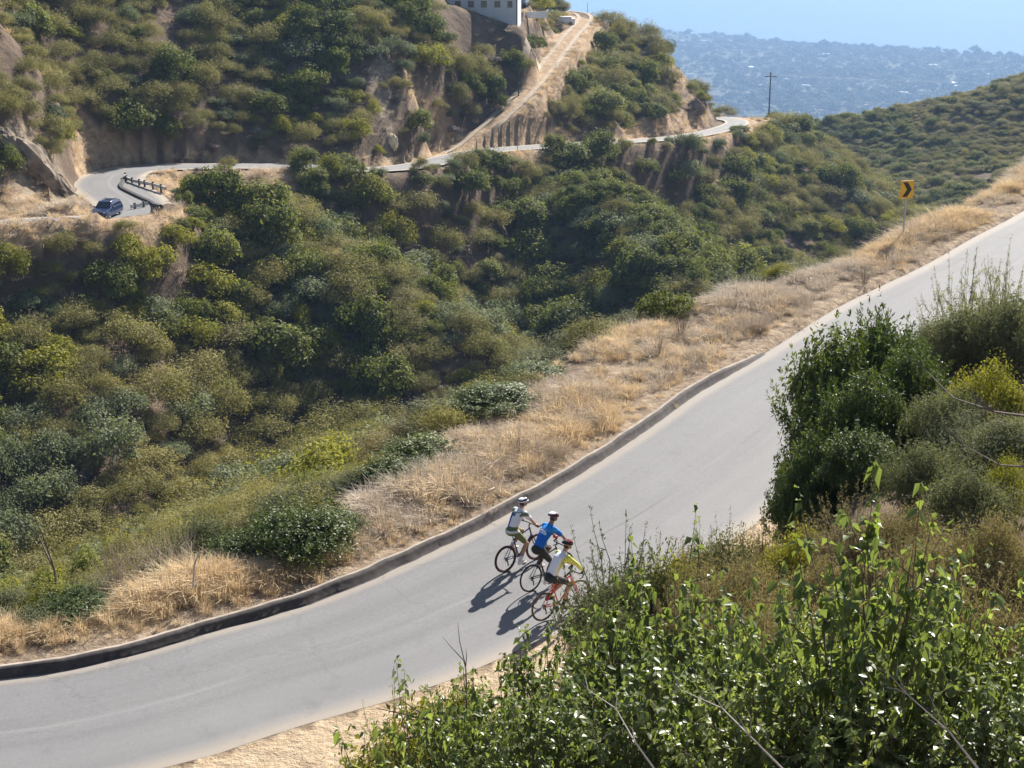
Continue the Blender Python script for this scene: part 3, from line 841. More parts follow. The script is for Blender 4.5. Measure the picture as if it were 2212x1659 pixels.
def place_plain(i):
    k = int(kind[i]); lk = LOOK[k]; zn, zg = zone(PX[i], PY[i], yy[i])
    me = PROTO[KINDS_[k]][variant[i] % len(PROTO[KINDS_[k]])]
    o = bpy.data.objects.new(['chamise_shrub', 'laurel_bush', 'yellow_bush', 'sage_bush', 'dead_bush'][k], me)
    COL.objects.link(o)
    o.location = (xx[i], yy[i], zz_[i]-.12*size[i]); o.rotation_euler = (0, 0, rot[i]); o.scale = (size[i]*(.85+.4*r1[i]), size[i]*(1.2-.35*r1[i]), hsc[i])
    s = SZ[0 if size[i] < 1.5 else (1 if size[i] < 2.2 else 2)]
    lab = '%s %s %s on %s' % (s, lk[0], lk[1], zn)
    tag(o, lab, 'shrub', '%s %s shrubs on the %s' % (s, lk[0], zg))
    return o
for i in top: place_plain(i)

# the mass: one object whose points carry instances of the prototypes
pc = bpy.data.collections.new('chaparral_kinds')
names = []
for k, kn in enumerate(KINDS_):
    for v, me in enumerate(PROTO[kn]):
        o = bpy.data.objects.new('k%02d_%02d' % (k, v), me); pc.objects.link(o); names.append((k, v))
def scatter(name, P, idx, rot3, scl, coll, label=None):
    me = bpy.data.meshes.new(name)
    me.vertices.add(len(P)); me.vertices.foreach_set('co', np.asarray(P, np.float32).ravel())
    a = me.attributes.new('idx', 'INT', 'POINT'); a.data.foreach_set('value', np.asarray(idx, np.int32))
    a = me.attributes.new('rot', 'FLOAT_VECTOR', 'POINT'); a.data.foreach_set('vector', np.asarray(rot3, np.float32).ravel())
    a = me.attributes.new('scl', 'FLOAT_VECTOR', 'POINT'); a.data.foreach_set('vector', np.asarray(scl, np.float32).ravel())
    o = link(name, me)
    ng = bpy.data.node_groups.new(name, 'GeometryNodeTree')
    ng.interface.new_socket('Geometry', in_out='INPUT', socket_type='NodeSocketGeometry')
    ng.interface.new_socket('Geometry', in_out='OUTPUT', socket_type='NodeSocketGeometry')
    N, L = ng.nodes, ng.links
    gi, go = N.new('NodeGroupInput'), N.new('NodeGroupOutput')
    ci = N.new('GeometryNodeCollectionInfo'); ci.inputs['Collection'].default_value = coll
    ci.inputs['Separate Children'].default_value = True; ci.inputs['Reset Children'].default_value = True
    ip = N.new('GeometryNodeInstanceOnPoints'); ip.inputs['Pick Instance'].default_value = True
    def na(nm, t):
        q = N.new('GeometryNodeInputNamedAttribute'); q.data_type = t; q.inputs['Name'].default_value = nm; return q
    mp = N.new('GeometryNodeMeshToPoints')
    L.new(gi.outputs[0], mp.inputs['Mesh']); L.new(mp.outputs[0], ip.inputs['Points'])
    L.new(ci.outputs[0], ip.inputs['Instance'])
    L.new(na('idx', 'INT').outputs[0], ip.inputs['Instance Index'])
    e2r = N.new('FunctionNodeEulerToRotation'); L.new(na('rot', 'FLOAT_VECTOR').outputs[0], e2r.inputs[0])
    L.new(e2r.outputs[0], ip.inputs['Rotation']); L.new(na('scl', 'FLOAT_VECTOR').outputs[0], ip.inputs['Scale'])
    L.new(ip.outputs[0], go.inputs[0])
    md = o.modifiers.new('scatter', 'NODES'); md.node_group = ng
    tag(o, label, kind='stuff'); return o
base = {}; c_ = 0
for k, kn in enumerate(KINDS_): base[k] = c_; c_ += len(PROTO[kn])
rest_ = np.where(~is_ind)[0]
idx = np.array([base[int(kind[i])] + variant[i] % len(PROTO[KINDS_[int(kind[i])]]) for i in rest_])
tilt = rng.uniform(-.12, .12, (len(rest_), 2))
scatter('chaparral', np.c_[xx[rest_], yy[rest_], zz_[rest_]-.12*size[rest_]], idx, np.c_[tilt, rot[rest_]],
        np.c_[size[rest_]*rng.uniform(.8, 1.3, len(rest_)), size[rest_]*rng.uniform(.8, 1.3, len(rest_)), hsc[rest_]], pc)
# low ground cover between the shrubs and dry tufts on the open soil
def tuft(name, seed, mat, nb=42, h=.5, w=.012, lean=.5, r=.18):
    g = np.random.default_rng(seed)
    a = g.uniform(0, 2*math.pi, nb); rr = r*np.sqrt(g.uniform(0, 1, nb))
    B0 = np.c_[rr*np.cos(a), rr*np.sin(a), np.full(nb, -.02)]
    dirn = np.c_[np.cos(a), np.sin(a), np.zeros(nb)] + g.normal(0, .5, (nb, 3))*[1, 1, 0]
    H = h*g.uniform(.5, 1.15, nb)[:, None]; ln = lean*g.uniform(.1, 1.0, nb)[:, None]
    M1 = B0 + dirn*ln*H*.3 + np.array([0, 0, 1])*H*.62
    T = B0 + dirn*ln*H*1.0 + np.array([0, 0, 1])*H*(1-.35*ln)
    sd_ = np.cross(dirn, [0, 0, 1]); sd_ /= np.linalg.norm(sd_, axis=1)[:, None]+1e-6
    sd_ = sd_*.8 + g.normal(0, .3, (nb, 3))
    V = np.stack([B0-sd_*w, B0+sd_*w, M1+sd_*w*.9, M1-sd_*w*.9, T+sd_*w*.5, T-sd_*w*.5], 1).reshape(-1, 3)
    i0 = np.arange(nb)*6
    F = np.concatenate([np.stack([i0, i0+1, i0+2, i0+3], 1), np.stack([i0+3, i0+2, i0+4, i0+5], 1)])
    return make_mesh(name, V, F, [mat], False, attrs={'var': np.repeat(g.uniform(0, 1, nb), 6)})
gc = bpy.data.collections.new('grass_kinds')
gl = [tuft('grass_tuft', 1, MAT['straw'], 90, .42, .0055, .8, .2), tuft('grass_tuft', 2, MAT['straw'], 80, .52, .005, .7, .22), tuft('grass_tuft', 3, MAT['straw'], 95, .3, .006, 1.1, .24),
      tuft('brush_tuft', 4, MAT['greystraw'], 80, .48, .005, .9, .26), tuft('brush_tuft', 5, MAT['greystraw'], 80, .36, .006, 1.1, .24)]
for i, me in enumerate(gl): gc.objects.link(bpy.data.objects.new('g%02d' % i, me))
# near shoulder
n_ = 42000
ki = rng.integers(0, len(KERB)-2, n_); lw = np.array([np.min(np.linalg.norm(EDGE-KERB[i], axis=1)) for i in range(len(KERB))])
off = rng.uniform(.42, 1.0, n_)*0 + rng.uniform(0, 1, n_)*(lw[ki]+.4) + .45
gx = KERB[ki, 0] + KN[ki, 0]*off + rng.normal(0, .25, n_); gy = KERB[ki, 1] + KN[ki, 1]*off + rng.normal(0, .25, n_)
g1 = vnoise(gx, gy, 2.4, 91, 3); g2 = vnoise(gx, gy, 5.5, 92, 3)
okg = (off > .55 + rng.uniform(0, 1.3, n_)) & (g1 + rng.uniform(-.35, .6, n_) > .02)
okg &= (gx > -26) & (gy < 105)
gx, gy, off, g1, g2 = gx[okg], gy[okg], off[okg], g1[okg], g2[okg]
gz = terrain(gx, gy)
greyish = (g2 + rng.uniform(-.3, .3, len(gx)) + np.where(gx > -4, .12, -.35)*(1) > .12)
gi_ = np.where(greyish, rng.integers(3, 5, len(gx)), rng.integers(0, 3, len(gx)))
gs = rng.uniform(.5, 1.12, len(gx))*(1+.5*g1)*np.where(off < 1.3, .6, 1)
scatter('dry_grass', np.c_[gx, gy, gz], gi_, np.c_[rng.uniform(-.2, .2, (len(gx), 2)), rng.uniform(0, 6.28, len(gx))], np.c_[gs, gs, gs*rng.uniform(.7, 1.15, len(gx))], gc)
# far open ground: coarse tufts and small dry brush
n_ = 60000
fy = rng.uniform(120, 330, n_); fx = rng.uniform(-.42, .3, n_)*fy
fz = terrain(fx, fy); fd, fc = soil_masks(fx, fy, fz)
f2, _ = signed_dist(R2[:, :2], fx, fy); ft, _ = signed_dist(TRACK[:, :2], fx, fy)
q = vnoise(fx, fy, 6, 95, 3)
okf = ((fd > .5) | (rng.uniform(0, 1, n_) < .12)) & (np.abs(f2) > 3.8) & (np.abs(ft) > 1.9) & (q + rng.uniform(-.4, .5, n_) > .0)
fx, fy, fz, q = fx[okf], fy[okf], fz[okf], q[okf]
fs = rng.uniform(1.0, 2.4, len(fx))
fi = np.where(rng.uniform(0, 1, len(fx)) + q*.6 < .62, rng.integers(0, 3, len(fx)), rng.integers(3, 5, len(fx)))
scatter('hillside_dry_grass', np.c_[fx, fy, fz], fi, np.c_[rng.uniform(-.2, .2, (len(fx), 2)), rng.uniform(0, 6.28, len(fx))], np.c_[fs*1.2, fs*1.2, fs*.7], gc)
# ------------------------------------------------------------------ near shrubs, grown stem by stem
def grow(name, seed, mat, H=1.6, R=1.0, nstem=16, ntwig=9, nleaf=12, twigL=.3, leafL=.06, leafW=.036, droop=.4, up=.5, lower=.3, stem_r=.014, fold=.35, spiky=0.0, bark=None, cluster=1, tilt_up=0.2):
    """returns (branch mesh, leaf mesh); stands on z=0, R = horizontal radius"""
    g = np.random.default_rng(seed)
    mb = MB(); TP, TD = [], []
    for s in range(nstem):
        a = 2*math.pi*(s + g.uniform(-.4, .4))/nstem; rr = math.sqrt(g.uniform(.02, 1)) if s > 2 else .1
        el = rr
        T = np.array([R*rr*math.cos(a), R*rr*math.sin(a), H*math.sqrt(max(.05, 1-.72*el*el))*g.uniform(.86, 1.08+spiky)])
        B = np.array([R*.16*math.cos(a)*rr, R*.16*math.sin(a)*rr, -.1])
        mid = B*.5 + T*.5 + np.array([0, 0, H*.06]) - np.array([T[0], T[1], 0])*.12 + g.normal(0, .05*R, 3)
        pts = [(1-t)**2*B + 2*t*(1-t)*mid + t*t*T for t in np.linspace(0, 1, 7)]
        pts = [p + g.normal(0, .018*R, 3)*(0 < i < 6) for i, p in enumerate(pts)]
        mb.tube(pts, [stem_r*(1.4-1.2*i/6) for i in range(7)], n=4, cap=False)
        for k in range(ntwig):
            t = lower + (1-lower)*(k + g.uniform(0, 1))/ntwig; f = t*6; i0 = min(5, int(f)); p = pts[i0]*(1-(f-i0)) + pts[i0+1]*(f-i0)
            out = np.array([p[0], p[1], 0]); out = out/(np.linalg.norm(out)+1e-6)
            d = out*.55 + g.normal(0, .75, 3)*[1, 1, .6] + np.array([0, 0, up]); d /= np.linalg.norm(d)
            if k == ntwig-1: d = (pts[6]-pts[5])/np.linalg.norm(pts[6]-pts[5])*.8 + np.array([0, 0, .3])
            l = twigL*g.uniform(.6, 1.3)
            q1 = p + d*l*.5 + np.array([0, 0, .03*l]); q2 = p + d*l + np.array([0, 0, .16*l*(1 if up > 0 else -1)])
            mb.tube([p, q1, q2], [stem_r*.35, stem_r*.26, stem_r*.12], n=3, cap=False)
            for _ in range(nleaf):
                w = g.uniform(.1, 1.05); pp = (p*(1-w) + q1*w) if w < .5 else (q1*(1-(w-.5)*2) + q2*(w-.5)*2)
                TP.append(pp); TD.append(d)
    P = np.repeat(np.array(TP), cluster, 0); D = np.repeat(np.array(TD), cluster, 0); n = len(P)
    side = rnd_unit(g, n)
    L = D*.55 + side*.95 + np.array([0, 0, -droop + tilt_up]); L /= np.linalg.norm(L, axis=1)[:, None]
    wv = np.cross(L, np.array([0, 0, 1.0]) + rnd_unit(g, n)*.55); wv /= np.linalg.norm(wv, axis=1)[:, None]+1e-6
    nv = np.cross(wv, L)
    nv *= np.sign(nv[:, 2:3] + 1e-9)
    s = g.uniform(.62, 1.25, n)[:, None]; ll, lw_ = leafL*s, leafW*s*.5
    b0 = P + side*.006
    b = b0; m = b0 + L*ll*.45 - nv*lw_*fold + np.array([0, 0, -.05])*ll*droop
    l1 = b0 + L*ll*.42 + wv*lw_; r1 = b0 + L*ll*.42 - wv*lw_
    tp = b0 + L*ll + np.array([0, 0, -.5])*ll*droop
    if leafW/leafL > .3:
        V = np.stack([b, l1, m, r1, tp], 1).reshape(-1, 3); i0 = np.arange(n)*5
        F = np.concatenate([np.stack([i0, i0+1, i0+2], 1), np.stack([i0, i0+2, i0+3], 1), np.stack([i0+1, i0+4, i0+2], 1), np.stack([i0+2, i0+4, i0+3], 1)])
        var = np.repeat(np.clip(g.normal(.45, .25, n) + (g.uniform(0, 1, n) > .93)*.5, 0, 1), 5)
    else:
        V = np.stack([b, l1, tp, r1], 1).reshape(-1, 3); F = np.arange(n*4).reshape(-1, 4)
        var = np.repeat(np.clip(g.normal(.5, .25, n), 0, 1), 4)
    lm = make_mesh(name + '_foliage', V, F, [mat], False, attrs={'var': var})
    bm_ = make_mesh(name + '_stems', np.array(mb.V), mb.F, [bark or MAT['bark']], False)
    return bm_, lm

GR = {}
def kinds(key, n, **kw): GR[key] = [grow(key, 1000 + 31*len(GR) + i, **kw) for i in range(n)]
kinds('broad', 3, mat=MAT['broad'], H=1.5, R=1.0, nstem=30, ntwig=12, nleaf=12, twigL=.30, leafL=.082, leafW=.062, droop=.75, up=.25, lower=.08, spiky=.1)
kinds('holly', 2, mat=MAT['holly'], H=1.5, R=1.0, nstem=46, ntwig=12, nleaf=20, twigL=.19, leafL=.066, leafW=.028, droop=.1, up=.45, lower=.08)
kinds('feather', 3, mat=MAT['feather'], H=1.4, R=1.0, nstem=64, ntwig=10, nleaf=34, twigL=.24, leafL=.042, leafW=.0095, droop=.0, up=.5, lower=.08, stem_r=.006, spiky=.0)
kinds('featherg', 2, mat=MAT['feathergrey'], H=1.4, R=1.0, nstem=64, ntwig=10, nleaf=34, twigL=.24, leafL=.042, leafW=.010, droop=.0, up=.45, lower=.08, stem_r=.006, spiky=.0)
kinds('willow', 2, mat=MAT['lime'], H=1.5, R=1.0, nstem=26, ntwig=11, nleaf=20, twigL=.24, leafL=.06, leafW=.013, droop=.4, up=.5, lower=.08, spiky=.1)
kinds('olive', 2, mat=MAT['feathergrey'], H=1.5, R=1.0, nstem=28, ntwig=11, nleaf=18, twigL=.2, leafL=.038, leafW=.016, droop=.1, up=.5, lower=.08, spiky=.1)
kinds('limefine', 1, mat=MAT['lime'], H=1.4, R=1.0, nstem=34, ntwig=12, nleaf=22, twigL=.2, leafL=.034, leafW=.011, droop=.0, up=.6, lower=.08, stem_r=.008)
kinds('russet', 1, mat=MAT['russet'], H=1.5, R=1.0, nstem=22, ntwig=10, nleaf=14, twigL=.2, leafL=.04, leafW=.016, droop=.3, up=.5, lower=.08)
kinds('bare', 2, mat=MAT['greystraw'], H=1.3, R=1.0, nstem=60, ntwig=9, nleaf=2, twigL=.3, leafL=.03, leafW=.006, droop=.0, up=.6, lower=.08, stem_r=.009, bark=MAT['greystraw'])
kinds('weed', 2, mat=MAT['russet'], H=1.5, R=.5, nstem=22, ntwig=5, nleaf=2, twigL=.28, leafL=.03, leafW=.006, droop=.0, up=1.3, lower=.3, stem_r=.008, bark=MAT['twigbark'] if 'twigbark' in MAT else MAT['bark'])

def dense(key, mat, n, nface, leaf, hz=.8, aspect=.45, shell=.45, lobes=16):
    GR[key] = [(GR['olive'][i % 2][0], crown_mesh(key + '_foliage', 5000 + 17*len(GR) + i, mat, nface, leaf, lobes=lobes, hz=hz, shell=shell, aspect=aspect, spread=.74)) for i in range(n)]
dense('dholly', MAT['holly'], 2, 15000, .034)
dense('dolive', MAT['feathergrey'], 2, 16000, .028, aspect=.35)
dense('dlime', MAT['lime'], 1, 12000, .030)
dense('dbrown', MAT['feather'], 2, 17000, .026, aspect=.28, shell=.5)
CATS = {'dholly': 'shrub', 'dolive': 'shrub', 'dlime': 'shrub', 'dbrown': 'shrub', 'broad': 'shrub', 'holly': 'shrub', 'feather': 'shrub', 'featherg': 'shrub', 'willow': 'shrub', 'olive': 'shrub', 'limefine': 'shrub', 'russet': 'shrub', 'bare': 'dead shrub', 'weed': 'dry weed'}
NM = {'dholly': 'glossy_shrub', 'dolive': 'olive_green_shrub', 'dlime': 'yellow_green_shrub', 'dbrown': 'brown_shrub', 'broad': 'broadleaf_shrub', 'holly': 'laurel_shrub', 'feather': 'feathery_shrub', 'featherg': 'feathery_shrub', 'willow': 'narrow_leaved_shrub', 'olive': 'olive_green_shrub', 'limefine': 'yellow_green_shrub', 'russet': 'reddish_shrub', 'bare': 'dead_shrub', 'weed': 'dry_weed'}
def shrub(key, px, pytop, d, halfw, label, group=None, v=0, sink=0.1, hmin=.5, hmax=7.0):
    """stands on the ground below picture column px at distance d; its top reaches picture row pytop"""
    if d < 0:                                     # -row of the picture where its foot meets the shoulder
        q = on_road(px, -d, .1); d = q[1]*CP - q[2]*SP
    P = W(px, pytop, d); gz_ = ground_at(P[0], P[1])
    h = min(hmax, max(hmin, P[2]-gz_))
    bm_, lm = GR[key][v % len(GR[key])]
    H0 = {'dholly': 1.55, 'dolive': 1.55, 'dlime': 1.55, 'dbrown': 1.55, 'broad': 1.5, 'holly': 1.5, 'feather': 1.4, 'featherg': 1.4, 'willow': 1.5, 'olive': 1.5, 'limefine': 1.4, 'russet': 1.5, 'bare': 1.3, 'weed': 1.5}[key]
    r = max(halfw*d/FP, (.33 if key in ('willow', 'weed') else .42)*h)*(.82 if key[0] == 'd' else 1.0)
    root = bpy.data.objects.new(NM[key], None); COL.objects.link(root)
    root.location = (P[0], P[1], gz_ - sink); root.rotation_euler = (0, 0, random.Random(int(px*7+d*13)).uniform(0, 6.28))
    root.scale = (r/1.05, r/1.05, (h+sink)/(H0*(1.22 if key in ('broad', 'willow', 'olive', 'limefine', 'russet') else 1.1)))
    tag(root, label, CATS[key], group)
    for nm, me in (('stems', bm_), ('foliage', lm)):
        if key in ('bare', 'weed') and nm == 'foliage': nm = 'dry_leaves'
        c = bpy.data.objects.new(nm, me); COL.objects.link(c); c.parent = root
        if nm == 'foliage' and key == 'dholly':
            c2 = bpy.data.objects.new('shoots', GR['holly'][v % 2][1]); COL.objects.link(c2); c2.parent = root; c2.scale = (1.05, 1.05, .9)
        if nm == 'foliage' and key == 'dolive':
            c2 = bpy.data.objects.new('shoots', GR['featherg'][v % 2][1]); COL.objects.link(c2); c2.parent = root; c2.scale = (1.0, 1.0, .92)
        if nm == 'stems' and key[0] == 'd': c.scale = (.7, .7, .62)
    return root

# broad-leaved bushes at the camera's feet
GB = 'glossy broad-leaved bushes in the foreground'
for (px, py, d, hw, v, lab) in [
 (1150,1368,13.5,110,0,'glossy broad-leaved bush nearest below the riders, leaning over the road edge'),
 (890,1530,11.2,80,1,'leftmost glossy broad-leaved bush, over the bare dirt at the bottom'),
 (1010,1470,11.8,130,2,'glossy broad-leaved bush in front of the narrow-leaved shrub with the dead snag'),
 (1345,1285,14.2,110,2,'broad-leaved bush with bright shoot tips just right of the red bicycle'),
 (1480,1205,14.0,150,1,'tall broad-leaved bush with the highest tips in the middle of the foreground'),
 (1560,1330,12.6,170,0,'broad-leaved bush between the tall middle bush and the leaning shoots'),
 (1710,1258,12.8,120,2,'broad-leaved bush with arching shoots against the brown feathery brush'),
 (1790,1330,12.0,160,1,'broad-leaved bush at the foot of the tall leafy spike'),
 (1930,1300,11.4,170,0,'broad-leaved bush directly right of the tall leafy spike'),
 (2095,1245,11.2,75,1,'slim upright broad-leaved bush near the right edge'),
 (2080,1340,11.0,170,2,'wide broad-leaved bush in the lower right corner area'),
 (2230,1360,10.8,160,0,'broad-leaved bush cut by the right edge of the picture'),
 (1150,1480,10.8,160,1,'low broad-leaved bush at the bottom, below the riders'),
 (1400,1400,10.9,210,0,'broad-leaved bush crossed by long bare twigs at the bottom'),
 (1650,1430,10.2,210,2,'dark-leaved low bush at the bottom, under the arching shoots'),
 (1900,1460,9.9,220,1,'lowest broad-leaved bush at the bottom, under the tall spike'),
 (2150,1480,9.7,210,0,'lowest broad-leaved bush in the bottom right corner'),
]:
    shrub('broad', px, py, d, hw*1.12, lab, GB, v)
shrub('broad', 1912, 1075, 10.4, 40, 'tall leafy spike of one shoot rising above the foreground bushes', None, 2)
shrub('dlime', 925, 1395, 15.6, 105, 'yellow-green narrow-leaved shrub at the dirt edge with a dead snag in it', None, 0)
shrub('dlime', 1010, 1410, 14.8, 80, 'yellow-green bush around the foot of the upright dead snag', None, 0)
shrub('willow', 865, 1480, 15.2, 75, 'small narrow-leaved shrub at the edge of the bare dirt', None, 1)
shrub('dbrown', 1190, 1405, 17.5, 75, 'reddish-brown shrub between the road edge and the broad-leaved bushes', None, 0)
shrub('dolive', 1425, 1128, 22.8, 100, 'round olive-green shrub hiding the road edge beside the red bicycle', None, 0)
shrub('dlime', 1452, 1115, 22.6, 66, 'bright yellow-green crown behind the round olive shrub', None, 0)
shrub('dolive', 1330, 1150, 22.8, 40, 'upright olive-green shrub touching the front wheel of the red bicycle', None, 1)
shrub('olive', 1362, 1088, 23.4, 26, 'thin upright sprig above the round olive shrub', None, 1)
shrub('dolive', 1318, 1250, 21.5, 50, 'low olive-green shrub in front of the red bicycle front wheel', None, 0)
shrub('dbrown', 1290, 1335, 19.5, 70, 'low reddish-green shrub below the red bicycle', None, 0)
shrub('dlime', 1745, 1078, 22.0, 62, 'yellow-green rounded bush between the dark laurel and the brown brush', None, 0)
shrub('russet', 1662, 1078, 23.0, 36, 'dark reddish-brown bush standing at the road edge', None, 0)
GF_ = 'brown feathery brush on the bank'
for (px, py, d, hw, v, lab) in [
 (1545,1105,21.5,75,0,'brown feathery bush right of the round olive shrub'),
 (1620,1125,20.5,75,1,'brown feathery bush left of the dark reddish bush'),
 (1530,1190,18.5,110,2,'low feathery bush in front of the round olive shrub'),
 (1660,1185,18.0,110,0,'feathery bush below the dark reddish bush'),
 (1780,1130,18.5,100,1,'feathery bush below the yellow-green bush'),
 (1850,1060,20.5,110,2,'feathery bush at the foot of the big dark laurel'),
 (1960,1030,20.0,110,0,'feathery bush right of the laurel foot'),
 (1800,1210,16.0,130,1,'pinkish feathery bush behind the leaning broad-leaved shoots'),
 (1950,1140,16.5,130,2,'brown feathery bush behind the tall leafy spike'),
 (2060,1060,18.0,130,0,'feathery bush in the middle of the bank at the right'),
 (2170,1030,18.0,120,1,'feathery bush halfway up the right edge'),
 (2080,1180,15.0,140,2,'brown feathery bush above the slim upright bush'),
 (2210,1150,14.5,130,0,'feathery bush at the right edge above the foreground leaves'),
 (1640,1290,14.8,120,2,'feathery bush seen between the broad-leaved shoots'),
]:
    shrub('feather' if v == 2 else 'dbrown', px, py + (12 if v == 2 else 0), d, hw*1.2, lab, GF_, v)
for (key, px, py, d, hw, v, lab) in [
 ('dbrown',1505,1095,24.0,100,1,'brown brush bush along the road edge right of the round olive shrub'),
 ('dolive',1570,1085,24.0,90,0,'grey-olive bush along the road edge in the gap before the laurel'),
 ('dbrown',1640,1085,24.5,90,1,'brown bush along the road edge beside the dark reddish bush'),
 ('dbrown',1600,1130,22.5,90,0,'dense brown bush behind the feathery brush at the road edge'),
 ('dbrown',1850,1100,20.5,120,1,'dense brown bush in the middle of the feathery bank'),
 ('dbrown',2040,1120,19.0,130,0,'dense brown bush right of the middle of the feathery bank'),
 ('dbrown',2190,1090,18.5,120,1,'dense brown bush at the right edge of the feathery bank'),
 ('dbrown',1720,1230,17.5,120,1,'dense brown bush low in the feathery bank'),
 ('dbrown',1500,1240,18.5,100,0,'dense brown bush under the round olive shrub'),
 ('dolive',2060,660,34.0,110,1,'dense olive bush in the thicket at the upper right'),
 ('dolive',2180,640,33.0,110,0,'dense olive bush at the upper right edge'),
 ('dolive',2100,860,25.5,130,0,'dense olive bush below the yellow-green crown at the right'),
 ('dholly',1850,780,29.5,120,1,'dense dark heart of the laurel thicket'),
]:
    shrub(key, px, py, d, hw*1.1, lab, None, v)
bc = bpy.data.collections.new('bank_brush_kinds')
for i, me in enumerate([GR['dbrown'][0][1], GR['dbrown'][1][1], GR['dolive'][0][1]]): bc.objects.link(bpy.data.objects.new('b%02d' % i, me))
g_ = np.random.default_rng(77); by = g_.uniform(9, 44, 150); bx = by*g_.uniform(.375, .62, 150) + .8
sn_, _ = signed_dist(NEAR, bx, by); k_ = sn_ < -2.2; bx, by = bx[k_], by[k_]; s_ = g_.uniform(.8, 1.3, len(bx))
scatter('bank_brush', np.c_[bx, by, terrain(bx, by)-.1], g_.integers(0, 3, len(bx)), np.c_[np.zeros((len(bx), 2)), g_.uniform(0, 6.28, len(bx))], np.c_[s_, s_, s_], bc)
GG = 'grey-green feathery brush on the bank'
for (px, py, d, hw, v, lab) in [
 (2080,610,33.0,120,0,'grey-green feathery bush below the road at the top right'),
 (2190,575,32.0,110,1,'grey-green feathery bush cut by the right edge near the road'),
 (2060,790,26.0,110,1,'grey-green feathery bush right of the big dark laurel'),
 (2170,860,24.0,130,0,'grey-green bush under the yellow crown at the right edge'),
 (2000,900,23.0,110,1,'grey-green bush beside the dark base of the laurel'),
 (2110,960,21.0,120,0,'pale feathery bush with bare branches at the right'),
]:
    shrub('dolive', px, py, d, hw*1.2, lab, GG, v)
shrub('dlime', 2150, 712, 26.5, 75, 'yellow-green crown at the right edge beside the grey-green brush', None, 0)
shrub('dlime', 2180, 940, 22.0, 60, 'yellow-green clump at the right edge amid feathery brush', None, 0)
GL = 'lobes of the big dark laurel thicket beside the road'
for (px, py, d, hw, v, lab) in [
 (1905,606,29.5,80,0,'tallest crown of the dark laurel thicket beside the road'),
 (1825,645,29.0,80,1,'left upper crown of the dark laurel thicket'),
 (1795,762,28.0,62,0,'leftmost bulging crown of the dark laurel thicket over the road'),
 (1880,760,27.0,110,1,'middle crown of the dark laurel thicket'),
 (1980,690,28.0,80,0,'right crown of the dark laurel thicket with shiny leaves'),
 (1775,880,26.8,65,1,'lower left crown of the dark laurel thicket'),
 (1860,890,25.5,100,0,'shaded lower middle of the dark laurel thicket'),
 (1740,965,26.5,50,1,'lowest crown of the dark laurel thicket hanging over the road edge'),
]:
    shrub('dholly', px, py, d, hw*1.18, lab, GL, v)
GS = 'bright leafy sprigs over the brush'
shrub('willow', 2100, 528, 36.0, 26, 'left bright leafy sprig in front of the upper road', GS, 0)
shrub('willow', 2180, 530, 36.0, 26, 'right bright leafy sprig in front of the upper road', GS, 1)
